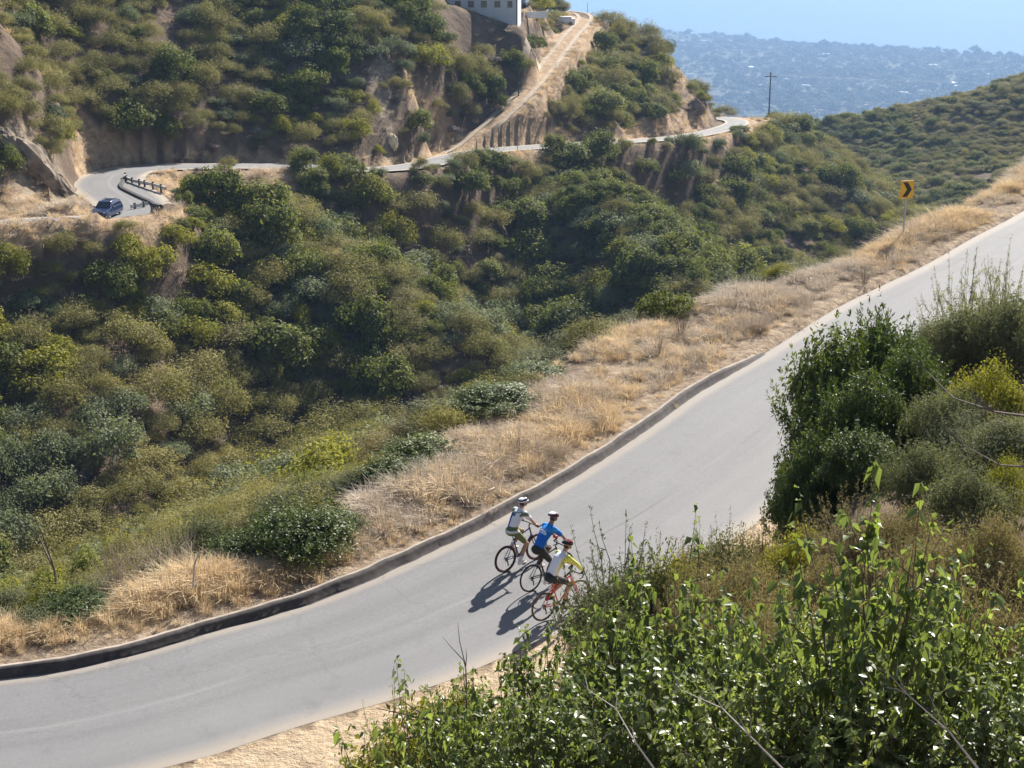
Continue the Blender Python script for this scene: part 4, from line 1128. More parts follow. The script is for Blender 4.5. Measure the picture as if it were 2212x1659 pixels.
# green shrubs along the outer side of the dry grass
def edge_d(px, extra):
    """distance of the grass edge at picture column px, plus some metres"""
    i = int(np.argmin(np.abs(eP[:, 0]-px))); q = EDGE[i]; return q[1]*CP - road_z(*q)*SP + extra
for (key, px, py, d, hw, v, lab) in [
 ('dholly',650,1060,edge_d(650,-.3),95,0,'big dark glossy bush at the edge of the dry grass'),
 ('dholly',715,1085,edge_d(715,.2),60,1,'right flank of the dark glossy bush by the dry grass'),
 ('dholly',520,1135,edge_d(520,.2),75,1,'left flank of the dark glossy bush by the dry grass'),
 ('dholly',910,930,edge_d(910,.3),75,1,'dark green low bush halfway along the dry grass edge'),
 ('dholly',850,975,edge_d(850,.5),70,0,'lower left part of the dark green bush halfway along the grass edge'),
 ('dholly',1160,775,edge_d(1160,.6),60,0,'dark green bush above the pale dry stems'),
 ('dholly',1070,820,edge_d(1070,.6),80,1,'dark green bush left of the pale dry stems'),
 ('dholly',338,1205,edge_d(338,.2),40,0,'small bright green bush below the grey dead brush'),
 ('dlime',90,1228,edge_d(90,.6),80,0,'lime-tinted bush at the left edge of the dry grass'),
 ('dolive',20,1240,edge_d(20,.6),80,0,'olive bush cut by the left picture edge beside the dry grass'),
 ('dholly',150,1262,edge_d(150,.1),75,0,'glossy green bush at the left, right against the dry grass'),
 ('dolive',230,1240,edge_d(230,.5),70,1,'small olive bush left of the small bright green bush'),
 ('dolive',760,985,edge_d(760,4),85,0,'olive bush between the two dark bushes by the grass'),
 ('dolive',640,1010,edge_d(640,4.5),90,1,'yellowish olive bush behind the big dark glossy bush'),
 ('dolive',440,1060,edge_d(440,5),90,1,'grey-green bush up-slope of the grey dead brush'),
 ('dbrown',540,1050,edge_d(540,5.5),80,0,'brownish bush behind the left flank of the dark glossy bush'),
 ('dolive',980,850,edge_d(980,4),95,0,'grey-green bush behind the dark low bush'),
 ('dbrown',880,880,edge_d(880,6),90,1,'brownish bush down-slope of the dark low bush'),
 ('dolive',1290,672,edge_d(1290,3),80,0,'round grey-green bush at the top of the dry grass'),
 ('dolive',1400,655,edge_d(1400,3),60,1,'low grey-green bush right of the round one at the grass edge'),
 ('dolive',1200,730,edge_d(1200,4),80,1,'grey-green bush above the dark green bush on the grass edge'),
 ('dolive',1620,568,edge_d(1620,3),70,0,'grey-green bush behind the dry grass left of the sign'),
 ('dolive',1740,545,edge_d(1740,3),60,1,'grey-green bush just left of the sign post'),
 ('dlime',1690,552,edge_d(1690,1.5),30,0,'small bright green plant at the upper edge of the dry grass'),
 ('bare',370,1140,edge_d(370,1.5),85,0,'grey dead brush at the left with a mass of bare twigs'),
 ('bare',250,1165,edge_d(250,1.2),75,1,'pale dead brush with a few yellow leaves at the left'),
 ('bare',310,1155,edge_d(310,1.6),70,1,'tangled dead brush between the grey and the pale dead brush'),
 ('bare',1060,905,-952,35,0,'pale rounded dead bush on the dry grass'),
]:
    shrub(key, px, py, d + (1.0 if key[0] == 'd' and px < 1250 else 0), hw*(1.7 if key[0] == 'd' else 1.15), lab, None, v, hmax=4.6)
for (key, px, py, d, hw, v, lab) in [
 ('weed',1120,910,-1005,50,0,'brown leafless weed standing at the dirt edge near the kerb'),
 ('bare',1200,935,-1000,50,1,'low pinkish dead bush right of the brown weed'),
 ('weed',1475,655,-735,60,1,'tall brown weed clump on the upper dry grass'),
 ('weed',1425,710,-780,35,0,'slim brown weed left of the tall weed clump'),
 ('weed',1590,625,-690,40,0,'tan stiff weed right of the tall weed clump'),
 ('bare',1640,680,-725,40,0,'grey dead bush near the end of the kerb'),
 ('weed',1965,490,-545,32,1,'brown twiggy weed right of the sign post'),
 ('weed',1870,575,-618,30,0,'dark twiggy weed at the road edge left of the sign'),
 ('bare',1290,885,-925,45,1,'greyish dead bush on the dirt near the kerb'),
]:
    shrub(key, px, py, d, hw*1.1, lab, None, v, hmax=2.2)

# bare branches among the foreground leaves
def bare_branch(name, pts, r, label, cat='branch', side=5, mat=None, grp=None):
    mb = MB(); g = random.Random(len(label)); P = [Vector(p) for p in pts]
    mb.tube(P, [r*(1-.75*i/(len(P)-1)) for i in range(len(P))], n=5)
    for k in range(side):
        i = g.randint(1, len(P)-1); p = P[i]; dd = (P[i]-P[i-1]).normalized()
        q = p + (dd + Vector((g.uniform(-.8, .8), g.uniform(-.4, .4), g.uniform(-.2, .9)))) * r*g.uniform(7, 15)
        e = q + (q-p)*.6 + Vector((g.uniform(-1, 1), 0, g.uniform(-.5, 1)))*r*5
        mb.tube([p, q, e], [r*.45, r*.3, r*.12], n=4)
    o = mb.build(name, mat or MAT['palewood']); tag(o, label, cat, grp); return o
def Wp(L, d): return [W(x, y, dd) for (x, y, dd) in L]
bare_branch('bare_branch', Wp([(1700,1670,9.4),(1620,1590,9.5),(1560,1530,9.7),(1470,1490,9.9)], 0), .008, 'long pale bare twig leaning left over the bottom leaves')
bare_branch('bare_branch', Wp([(1420,1670,9.2),(1370,1600,9.3),(1330,1530,9.5),(1270,1490,9.7)], 0), .007, 'pale bare twig crossing the bottom leaves below the riders')
bare_branch('bare_branch', Wp([(2120,1670,9.0),(2050,1580,9.1),(1960,1500,9.2)], 0), .009, 'short pale twigs in the bottom right leaves')
bare_branch('bare_branch', Wp([(2260,905,20.0),(2150,890,20.2),(2060,860,20.5),(2000,800,21.0)], 0), .022, 'dark curved bare branch at the right edge above the feathery brush', mat=MAT['bark'])
bare_branch('bare_branch', Wp([(2260,1010,19.5),(2160,1005,19.8),(2080,960,20.2)], 0), .018, 'lower dark bare branch at the right edge', mat=MAT['bark'])
bare_branch('bare_branch', Wp([(1060,1535,12.5),(960,1560,12.4),(900,1590,12.2),(850,1600,12.0)], 0), .022, 'gnarled dark branch arching left over the dirt', mat=MAT['bark'])
bare_branch('dead_snag', Wp([(1008,1560,14.6),(1008,1500,14.6),(1006,1440,14.6),(1000,1425,14.6)], 0), .012, 'dark upright dead snag in the narrow-leaved shrub', 'snag', 4, MAT['bark'])
b0 = W(118, 1232, 41)
bare_branch('dead_snag', [b0 - np.array([0,0,1.2]), b0, W(100,1195,41), W(84,1158,41)], .05, 'dark forked dead stick standing in the brush at the left', 'snag', 2, MAT['bark'])
bare_branch('pale_stick', [W(415,1235,35.5)-np.array([0,0,.4]), W(420,1218,35.5), W(432,1192,35.5), W(440,1190,35.5)], .03, 'white broken stick beside the grey dead brush', 'stick', 0)
# ------------------------------------------------------------------ sign, poles, rails, car, house, rocks
MAT['steel'] = simple('galvanised_steel', (.42,.43,.44), .45, .7, noise=.1)
MAT['yellow'] = simple('sign_yellow', (.80,.42,.02), .5, noise=.05, scale=8)
MAT['black'] = simple('black_paint', (.02,.018,.018), .5)
MAT['wood'] = simple('weathered_wood', (.10,.075,.06), .85, noise=.3, scale=8)
MAT['railwhite'] = simple('rail_metal_white', (.62,.62,.62), .4, .3, noise=.1)
MAT['rubber'] = simple('tyre_rubber', (.018,.018,.02), .75)
MAT['white'] = simple('white_paint', (.78,.78,.77), .6, noise=.04, scale=3)
MAT['glass'] = simple('dark_glass', (.02,.025,.03), .08, 0, .9, noise=.1, scale=2)
MAT['navy'] = simple('navy_car_paint', (.015,.03,.085), .22, .3, .7, noise=.05)
MAT['chrome'] = simple('chrome', (.6,.6,.62), .15, 1.0)
MAT['lamp'] = simple('headlight_lens', (.75,.78,.8), .1, 0, .9)
MAT['stucco'] = simple('white_stucco', (.62,.63,.66), .85, noise=.06, scale=1.5, bump=.1)
MAT['rooftile'] = simple('grey_roofing', (.22,.18,.16), .9, noise=.2, scale=3)
MAT['paverock'] = simple('pale_rock', (.66,.54,.36), .9, noise=.3, scale=1.2, bump=.8)

# chevron sign
sb = on_road(1950, 522, .12)
sroot = link('chevron_sign', None, None, tuple(sb)); tag(sroot, 'square yellow road sign with a black arrow-shaped chevron on a metal post', 'road sign')
sroot.rotation_euler = (0, 0, math.radians(14))
MB().box((-.03, -.02, -.3), (.03, .02, 2.6)).build('post', MAT['steel'], sroot)
sh_, sw_ = .76, .61
pn = MB().box((-sw_/2, -.045, 1.86), (sw_/2, -.025, 1.86+sh_)); pnl = pn.build('panel', MAT['yellow'], sroot, bevel=.008)
cy = 1.86 + sh_/2
chev = [(-.20, cy+.31), (.02, cy+.31), (.22, cy), (.02, cy-.31), (-.20, cy-.31), (.0, cy)]
MB().prism(chev, -.052, -.047).build('chevron', MAT['black'], pnl)
bl = MB()
for z in (1.98, 2.50): bl.ball((0, -.048, z), .012, 6, 4)
bl.build('bolt', MAT['steel'], pnl)

# utility pole with wires
def utility_pole(base, h, label, arms=True, r=.16, yaw=.1):
    ro = link('utility_pole', None, None, tuple(base)); ro.rotation_euler = (0, 0, yaw); tag(ro, label, 'utility pole')
    MB().tube([(0,0,-1), (0,0,h)], [r, r*.65], 10).build('pole', MAT['wood'], ro)
    if arms:
        MB().box((-1.35, -.16, h-1.0), (1.35, -.04, h-.86)).build('crossarm', MAT['wood'], ro)
        MB().tube([(-.55, -.12, h-.9), (-.05, -.12, h-.15), (0, 0, h-.1)], .03, 5).build('brace', MAT['wood'], ro)
        for x in (-1.2, -.5, .6, 1.2):
            MB().tube([(x, -.1, h-.86), (x, -.1, h-.62)], [.05, .03], 6).build('insulator', MAT['steel'], ro)
        MB().box((-.6, -.1, h-5.6), (.2, -.0, h-5.5)).build('lower_arm', MAT['wood'], ro)
    return ro
pb = W(1661, 245, 322); pb[2] = ground_at(pb[0], pb[1])
ptop = W(1664, 153, 322)[2]
pole = utility_pole(pb, ptop-pb[2], 'tall dark utility pole with a crossarm beside the far bend', yaw=.12)
wr = MB()
for k, (x, dz) in enumerate([(-1.2, -.6), (1.2, -.6), (-.2, -5.5)]):
    a = Vector((pb[0]+x, pb[1]-.1, ptop+dz)); b = Vector((pb[0]+190+x, pb[1]+60, ptop-3+dz))
    wr.tube([a + (b-a)*t - Vector((0, 0, 10*t*(1-t)*1.2)) for t in np.linspace(0, 1, 18)], .006, 3)
tag(wr.build('power_line', MAT['black']), 'thin power lines running right from the utility pole', 'power line')
p2 = W(1382, 92, 312); p2[2] = ground_at(p2[0], p2[1])
utility_pole(p2, W(1382, 50, 312)[2]-p2[2], 'thin bare pole on the hill shoulder above the sea view', False, .11)
p3 = W(1269, 32, 322); p3[2] = ground_at(p3[0], p3[1])
utility_pole(p3, W(1269, 5, 322)[2]-p3[2], 'slender pole at the top of the dirt track', False, .06)
p4 = W(1120, 262, 241); p4[2] = ground_at(p4[0], p4[1])
o = MB().tube([(0,0,-.5), (0,0,1.9)], .11, 6).tube([(0,0,1.9), (.05,0,2.0)], [.15,.15], 6).build('marker_post', MAT['wood'], loc=tuple(p4)); tag(o, 'lone dark wooden post below the dirt track', 'post')
p5 = W(1229, 388, 217); p5 = W(1230, 327, 227)
for (x, y, d, lab) in [(1229-111, 338, 221, 'thin marker post on the outer edge of the far road')]:
    q = W(x, y+6, d); q[2] = ground_at(q[0], q[1])
    o = MB().tube([(0,0,-.3), (0,0,1.4)], .06, 6).build('marker_post', MAT['steel'], loc=tuple(q)); tag(o, lab, 'post')

# guard rails on the inside of the hairpin
def guardrail(pts, label, posts_every=1.9):
    ro = link('guardrail', None, None, (0, 0, 0)); tag(ro, label, 'guardrail')
    P = catmull(pts, .6)
    for p in P: p[2] = ground_at(p[0], p[1])
    P[:, 2] = np.convolve(np.pad(P[:, 2], 3, mode='edge'), np.ones(7)/7, mode='valid')
    T, N = normals2(P[:, :2]); prof = [(.0, .42), (.05, .48), (.0, .56), (.05, .66), (.06, .76), (-.08, .78), (-.05, .6)]
    V = []; F = []
    for i, p in enumerate(P):
        for o_, h in prof: V.append((p[0]+N[i,0]*o_, p[1]+N[i,1]*o_, p[2]+h))
    w = len(prof)
    for i in range(len(P)-1):
        for k in range(w): F.append([i*w+k, i*w+(k+1) % w, (i+1)*w+(k+1) % w, (i+1)*w+k])
    link('rail', make_mesh('rail', np.array(V), F, [MAT['railwhite']]), ro)
    L = 0; nxt = .3
    for i in range(1, len(P)):
        L += np.linalg.norm(P[i]-P[i-1])
        if L >= nxt:
            nxt += posts_every; c = P[i]; s = .10
            MB().box((c[0]-s, c[1]-s, c[2]-.4), (c[0]+s, c[1]+s, c[2]+.92)).build('post', MAT['wood'], ro)
gr = [W(x/7.3733/1.15725 + 180/1.15725, (440 + y/7.3733)/1.15725, d) for (x, y, d) in [(985, 20, 171), (1010, 130, 168.5), (1200, 230, 166), (1400, 310, 164), (1600, 390, 162), (1750, 480, 160.5)]]
guardrail(gr, 'white curved guardrail with dark posts inside the hairpin bend')
gr2 = [W(x/7.3733/1.15725 + 180/1.15725, (440 + y/7.3733)/1.15725, d) for (x, y, d) in [(1090, 715, 150.5), (1250, 725, 151.5), (1410, 700, 152.5)]]
guardrail(gr2, 'short white guardrail end behind the round bush near the car', 1.4)

# car: sections lofted along its length, front towards -x
def car(loc, yaw, label, paint, k=1.0):
    ro = link('car', None, None, tuple(loc)); ro.rotation_euler = (0, 0, yaw); ro.scale = (k, k, k)
    tag(ro, label, 'car')
    def loft(secs, name, mat, parent, bev=.03):
        V = []; F = []
        for (x, w, z0, z1, wt) in secs:
            V += [(x, -w, z0), (x, w, z0), (x, w*1.02, (z0+z1)/2), (x, wt, z1), (x, -wt, z1), (x, -w*1.02, (z0+z1)/2)]
        for i in range(len(secs)-1):
            for j in range(6): F.append([i*6+j, i*6+(j+1) % 6, (i+1)*6+(j+1) % 6, (i+1)*6+j])
        F.append([0,1,2,3,4,5][::-1]); n = (len(secs)-1)*6; F.append([n+j for j in range(6)])
        me = make_mesh(name, np.array(V), F, [mat]); o = link(name, me, parent)
        b = o.modifiers.new('bevel', 'BEVEL'); b.width = bev; b.segments = 2; b.limit_method = 'ANGLE'; b.angle_limit = .4
        return o
    body = loft([(-2.35,.80,.42,.72,.74),(-2.25,.90,.32,.88,.82),(-1.9,.95,.30,.98,.86),(-1.0,.96,.30,1.08,.88),(.4,.97,.30,1.10,.90),(1.9,.96,.32,1.10,.89),(2.3,.92,.36,1.05,.85),(2.38,.84,.45,.95,.78)], 'body', paint, ro)
    loft([(-1.02,.84,1.06,1.10,.80),(-.35,.82,1.08,1.66,.66),(.1,.81,1.08,1.74,.66),(1.4,.81,1.08,1.72,.66),(2.05,.80,1.08,1.56,.64),(2.28,.80,1.06,1.12,.76)], 'cabin', paint, ro)
    MB().poly([(-1.06,-.70,1.13),(-1.06,.70,1.13),(-.40,.60,1.635),(-.40,-.60,1.635)]).build('windscreen', MAT['glass'], ro)
    for s in (-1, 1):
        pts = [(-.75,s*.842,1.16),(-.28,s*.70,1.60),(1.55,s*.695,1.62),(1.95,s*.76,1.36),(1.95,s*.83,1.14)]
        MB().poly(pts if s < 0 else pts[::-1]).build('side_window', MAT['glass'], ro)
        MB().ball((-2.24, s*.66, .78), (.09,.19,.085), 10, 6).build('headlight', MAT['lamp'], ro)
        MB().ball((-.72, s*1.02, 1.15), (.09,.12,.09), 8, 6).build('mirror', paint, ro)
        MB().ball((2.30, s*.78, .92), (.06,.1,.14), 8, 6).build('tail_light', simple('tail_red', (.5,.02,.02), .2), ro)
        for x in (-1.45, 1.45):
            wv = MB().ring((0, 0, 0), .27, .10, n=24, k=8).build('wheel', MAT['rubber'], ro, loc=(x, s*.86, .37))
            MB().tube([(0, -.09*1, 0), (0, .09, 0)], .2, 14).build('rim', MAT['chrome'], wv)
    MB().box((-2.40, -.45, .52), (-2.33, .45, .74)).build('grille', MAT['black'], ro)
    MB().box((-2.42, -.22, .40), (-2.37, .22, .52)).build('plate', MAT['white'], ro)
    MB().box((-.25, -.60, 1.745), (1.4, -.55, 1.79)).box((-.25, .55, 1.745), (1.4, .60, 1.79)).build('roof_rack', MAT['chrome'], ro)
    return ro
cp = W(232, 476, 146.5); ci = int(np.argmin(np.linalg.norm(R2[:, :2]-cp[:2], axis=1))); cp[2] = R2[ci, 2] + .08
car(cp, math.radians(82), 'dark blue SUV rounding the hairpin bend on the far road', MAT['navy'], .9)

# house on the ridge, mostly above the picture
hc = W(1118, 58, 249)
hr = link('white_house', None, None, (hc[0], hc[1], hc[2]-.3)); hr.rotation_euler = (0, 0, math.radians(-4)); tag(hr, 'white house with four dark windows on top of the ridge', 'house')
HH = 6.8; WL = 15.0; DP = 9.0
zt = 1.2 + (58-20)/13.3
wins = []
for xpx in (1100-985-13, 0): pass
wz0, wz1 = .3 + (58-18.5)/13.3, .3 + (58-3)/13.3
wx = [(-.52-1.25*.9, -.62), (-4.85, -3.45), (-7.85, -6.4), (-10.9, -9.5), (-13.8,-12.6)]
wx = [(-(1118-a)/13.3, -(1118-b)/13.3) for a, b in [(1095.5,1107.5),(1067,1081.5),(1038,1052.5),(1010,1024.5),(982,996)]]
# front wall with real openings
xs = [-WL] + sorted([v for w_ in wx for v in w_]) + [0]
wb = MB()
for i in range(len(xs)-1):
    a, b = xs[i], xs[i+1]
    isw = any(abs(a-w_[0]) < 1e-6 for w_ in wx)
    if isw:
        wb.box((a, 0, -1), (b, .25, wz0)); wb.box((a, 0, wz1), (b, .25, HH))
    else: wb.box((a, 0, -1), (b, .25, HH))
wb.box((-.25, .25, -1), (0, DP, HH)); wb.box((-WL, .25, -1), (-WL+.25, DP, HH)); wb.box((-WL+.25, DP-.25, -1), (-.25, DP, HH))
wb.build('wall', MAT['stucco'], hr)
MB().box((-WL-.5, -.55, HH), (.5, DP+.5, HH+.25)).add([(-WL-.5,-.55,HH+.25),(.5,-.55,HH+.25),(.5,DP+.5,HH+.25),(-WL-.5,DP+.5,HH+.25),(-WL+3,DP/2,HH+1.9),(-3,DP/2,HH+1.9)], [[0,1,5,4],[1,2,5],[2,3,4,5],[3,0,4]]).build('roof', MAT['rooftile'], hr)
MAT['curtain'] = simple('window_pane', (.10,.10,.10), .15, 0, .8, noise=.2, scale=2)
for k, (a, b) in enumerate(wx):
    f = MB(); t = .07
    f.box((a, -.03, wz0), (a+t, .1, wz1)); f.box((b-t, -.03, wz0), (b, .1, wz1)); f.box((a+t, -.03, wz0), (b-t, .1, wz0+t)); f.box((a+t, -.03, wz1-t), (b-t, .1, wz1))
    fo = f.build('window', MAT['steel'], hr); MB().box((a+t, .05, wz0+t), (b-t, .07, wz1-t)).build('pane', MAT['curtain'], fo)
MB().tube([(-.12, -.08, -.6), (-.12, -.08, HH)], .06, 6).build('drainpipe', MAT['wood'], hr)
# things beside the house
qa, qb = W(1124, 27, 262), W(1183, 27, 262)
o = MB().box((qa[0], qa[1], qa[2]-.9), (qb[0], qa[1]+.25, qa[2]+.12)).build('garden_wall', MAT['stucco']); tag(o, 'low white wall right of the white house', 'wall')
cq = (qa[0]+.4, qa[1]+3.6); car((cq[0], cq[1], ground_at(*cq)+.02), math.radians(80), 'dark car parked behind the white house', MAT['navy'])
q = W(1222, 33, 300); q[2] = ground_at(q[0], q[1])
tr = MB(); tr.box((-1.6, -1, .2), (1.8, 1, 1.25)); tr.box((-1.2, -.8, 1.25), (1.2, .8, 1.6))
o = tr.build('camper_trailer', MAT['white'], loc=tuple(q), bevel=.12); tag(o, 'small white trailer parked beside the top of the dirt track', 'trailer')
for x in (-.7, .9): MB().ring((0,0,0), .22, .09, n=16, k=6).build('wheel', MAT['rubber'], o, loc=(x, -1.05, .3))

def hit(px, py, d, rng_=45):
    ds = np.linspace(d-rng_, d+rng_, 4*rng_+1); R_ = W(px, py, 1.0); Q = ds[:, None]*R_[None, :]
    b_ = np.where(Q[:, 2] < terrain(Q[:, 0], Q[:, 1]))[0]
    return float(ds[b_[0]]) if len(b_) else d
# rock outcrops
def rock(px, py, d, wpx, hpx, label, seed, mat=None, lean=.2):
    g = np.random.default_rng(seed); bm = bmesh.new(); bmesh.ops.create_icosphere(bm, subdivisions=4, radius=1)
    wd, ht = wpx/FP*d/2, hpx/FP*d/2*1.1
    V = np.array([v.co[:] for v in bm.verts])
    pl = rnd_unit(g, 46); off = g.uniform(.5, .92, 46)
    for n_, o_ in zip(pl, off):
        dd = V@n_ - o_; k = dd > 0; V[k] -= np.outer(dd[k], n_)
    V += (vnoise(V[:,0]*3+V[:,2]*2.2+9, V[:,1]*3+V[:,2]*1.3+9, 1.0, seed, 4)*.22 + vnoise(V[:,0]*9+V[:,2]*7+30, V[:,1]*9+V[:,2]*4+30, 1.0, seed+9, 3)*.14)[:, None]*V
    for v, c in zip(bm.verts, V): v.co = (c[0]*wd*1.3 + c[2]*ht*lean, c[1]*wd*1.4, c[2]*ht*1.25)
    me = bpy.data.meshes.new('rock_outcrop'); bm.to_mesh(me); bm.free(); me.materials.append(mat or MAT['paverock'])
    d = hit(px, py, d, 25) - wd*.55
    P = W(px, py, d); o = link('rock_outcrop', me, None, (P[0], P[1], P[2])); tag(o, label, 'rock'); return o
rock(847, 306, 196, 26, 50, 'upright pale cream rock beside the far road', 1, lean=-.25)
rock(820, 125, 218, 16, 60, 'grey slanted rock fin in the brush high on the slope', 2, simple('grey_rock', (.28,.25,.22), .9, noise=.3, scale=1.2, bump=.8), lean=-.4)
rock(793, 103, 221, 12, 30, 'small white rock high on the slope', 3, simple('white_rock', (.7,.68,.62), .9, noise=.15, scale=1.2, bump=.5), lean=-.35)
rk = simple('brown_cliff_rock', (.20,.155,.11), .95, noise=.55, scale=.9, bump=1.0)
rock(75, 350, 160, 70, 110, 'large brown rock face at the left above the hairpin', 4, rk, lean=-.45)
rock(16, 320, 161, 60, 110, 'dark rock buttress at the left edge', 5, rk, lean=-.3)
rock(130, 400, 161, 44, 70, 'lower ledge of the brown rock face next to the bend', 6, rk, lean=-.55)
rock(1500, 232, 307, 34, 34, 'brown crag on the end of the ridge above the far bend', 7, rk, lean=-.4)

# single bushes one can point to on the far side
def far_bush(k, px, pytop, pybase, d, halfw, label, v=0):
    ds = np.linspace(d-45, d+45, 181); R_ = W(px, pybase, 1.0); Q = ds[:, None]*R_[None, :]
    below = np.where(Q[:, 2] < terrain(Q[:, 0], Q[:, 1]))[0]
    if len(below): d = float(ds[below[0]])
    P = R_*d; z = ground_at(P[0], P[1]); r = halfw*d/FP; h = max((pybase-pytop)*d/FP, .5)/1.22; r /= 1.08
    me = PROTO[KINDS_[k]][v % len(PROTO[KINDS_[k]])]
    o = bpy.data.objects.new(['chamise_shrub', 'laurel_bush', 'yellow_bush', 'sage_bush', 'dead_bush'][k], me); COL.objects.link(o)
    o.location = (P[0], P[1], z-.15); o.rotation_euler = (0, 0, px*.7); o.scale = (r, r, h/1.35)
    tag(o, label, 'shrub')
for a in [
 (0,272,455,505,146,34,'round olive bush standing in front of the car at the hairpin',0),
 (1,420,388,445,166,48,'dark green bush on the open slope right of the guardrail',1),
 (3,385,390,425,168,22,'small grey-green bush left of the dark bush on the open slope',0),
 (1,1228,285,362,228,56,'tall dark green tree-like bush hiding the far road left of the track foot',0),
 (1,1010,338,420,214,62,'big round dark bush just below the far road under the dirt track',2),
 (1,680,340,420,188,50,'dark green bush at the outer edge of the far road in the middle',3),
 (3,1105,333,365,226,28,'small grey-green bush at the outer edge of the far road',1),
 (1,275,195,292,182,68,'big lit green bush above the hairpin bend',1),
 (1,370,245,330,186,36,'upright green bush right of the big lit bush above the hairpin',2),
 (2,130,230,320,166,44,'yellow-green bush on top of the brown rock face',0),
 (3,1207,218,258,252,24,'pale blue-green bush beside the dark thicket right of the track',2),
 (1,1255,130,200,272,48,'dark bush at the upper left of the thicket right of the track',3),
 (1,1300,170,250,268,60,'dark thicket bush right of the dirt track',0),
 (1,1415,215,262,284,34,'lit green bush above the road cut under the ridge end',1),
 (1,1150,55,110,256,40,'dark bush below the low white wall',2),
 (1,1105,90,150,246,40,'dark bush just under the corner of the white house',0),
 (3,1118,118,165,240,24,'pale silvery bush below the white house',1),
 (1,1065,140,225,232,46,'dark bush on the slope left of the dirt track',3),
 (0,1020,90,160,238,50,'olive bush under the white wall of the house',1),
 (0,985,150,230,228,44,'olive bush on the slope below the house',2),
 (0,1040,75,125,246,36,'olive bush just under the left part of the white house wall',2),
 (1,1085,100,140,247,30,'dark bush under the middle of the white house',0),
 (4,1060,110,140,240,24,'small dead brush below the white house',1),
 (1,955,50,105,228,40,'dark bush left of the white house near the top of the picture',0),
 (3,945,105,150,222,32,'greyish bush on the bare slope left of the white house',2),
 (0,1012,205,255,224,34,'low olive bush on the bare slope above the track foot',3),
 (1,1075,185,235,238,28,'dark bush hugging the left side of the dirt track',1),
 (0,945,200,250,212,34,'olive bush on the bare slope right of the pale cream rock',1),
 (4,975,255,290,216,26,'dead brush on the bare cut bank near the track foot',0),
 (0,1140,120,160,256,26,'olive bush close to the left rut of the dirt track',3),
 (1,900,215,290,208,50,'green bush above the pale cream rock',1),
 (1,1690,243,285,320,44,'dark bush just right of the utility pole',2),
 (1,1598,262,288,300,26,'small green bush at the edge of the far bend',0),
 (0,1215,20,38,306,18,'small dark bush near the white trailer',0),
]: far_bush(*a)
# ------------------------------------------------------------------ riders and bicycles
MAT['skin'] = simple('tanned_skin', (.42,.24,.16), .55, noise=.08, scale=12)
MAT['skinbacklit'] = simple('backlit_tanned_skin', (.26,.14,.09), .55, noise=.08, scale=12)  # same skin seen against the sun: the backlit shade is in its colour
MAT['hair'] = simple('dark_hair', (.04,.03,.025), .8)
MAT['eye'] = simple('eye', (.05,.04,.04), .2)
MAT['blackcloth'] = simple('black_lycra', (.018,.018,.02), .65, noise=.2)
MAT['whitecloth'] = simple('white_cloth', (.80,.80,.80), .8, noise=.03)
MAT['olivecloth'] = simple('olive_cloth', (.14,.16,.075), .8, noise=.1)
MAT['redpaint'] = simple('red_bike_paint', (.72,.05,.03), .3, 0, .6, noise=.04)
MAT['blackpaint'] = simple('black_bike_paint', (.025,.02,.025), .3, 0, .6)
MAT['bluepaint'] = simple('dark_blue_bike_paint', (.03,.03,.12), .3, 0, .6)
MAT['tyrered'] = simple('dark_red_tyre', (.07,.018,.02), .75)
MAT['tyretan'] = simple('tan_patched_tyre', (.10,.07,.03), .75, noise=.9, scale=6)

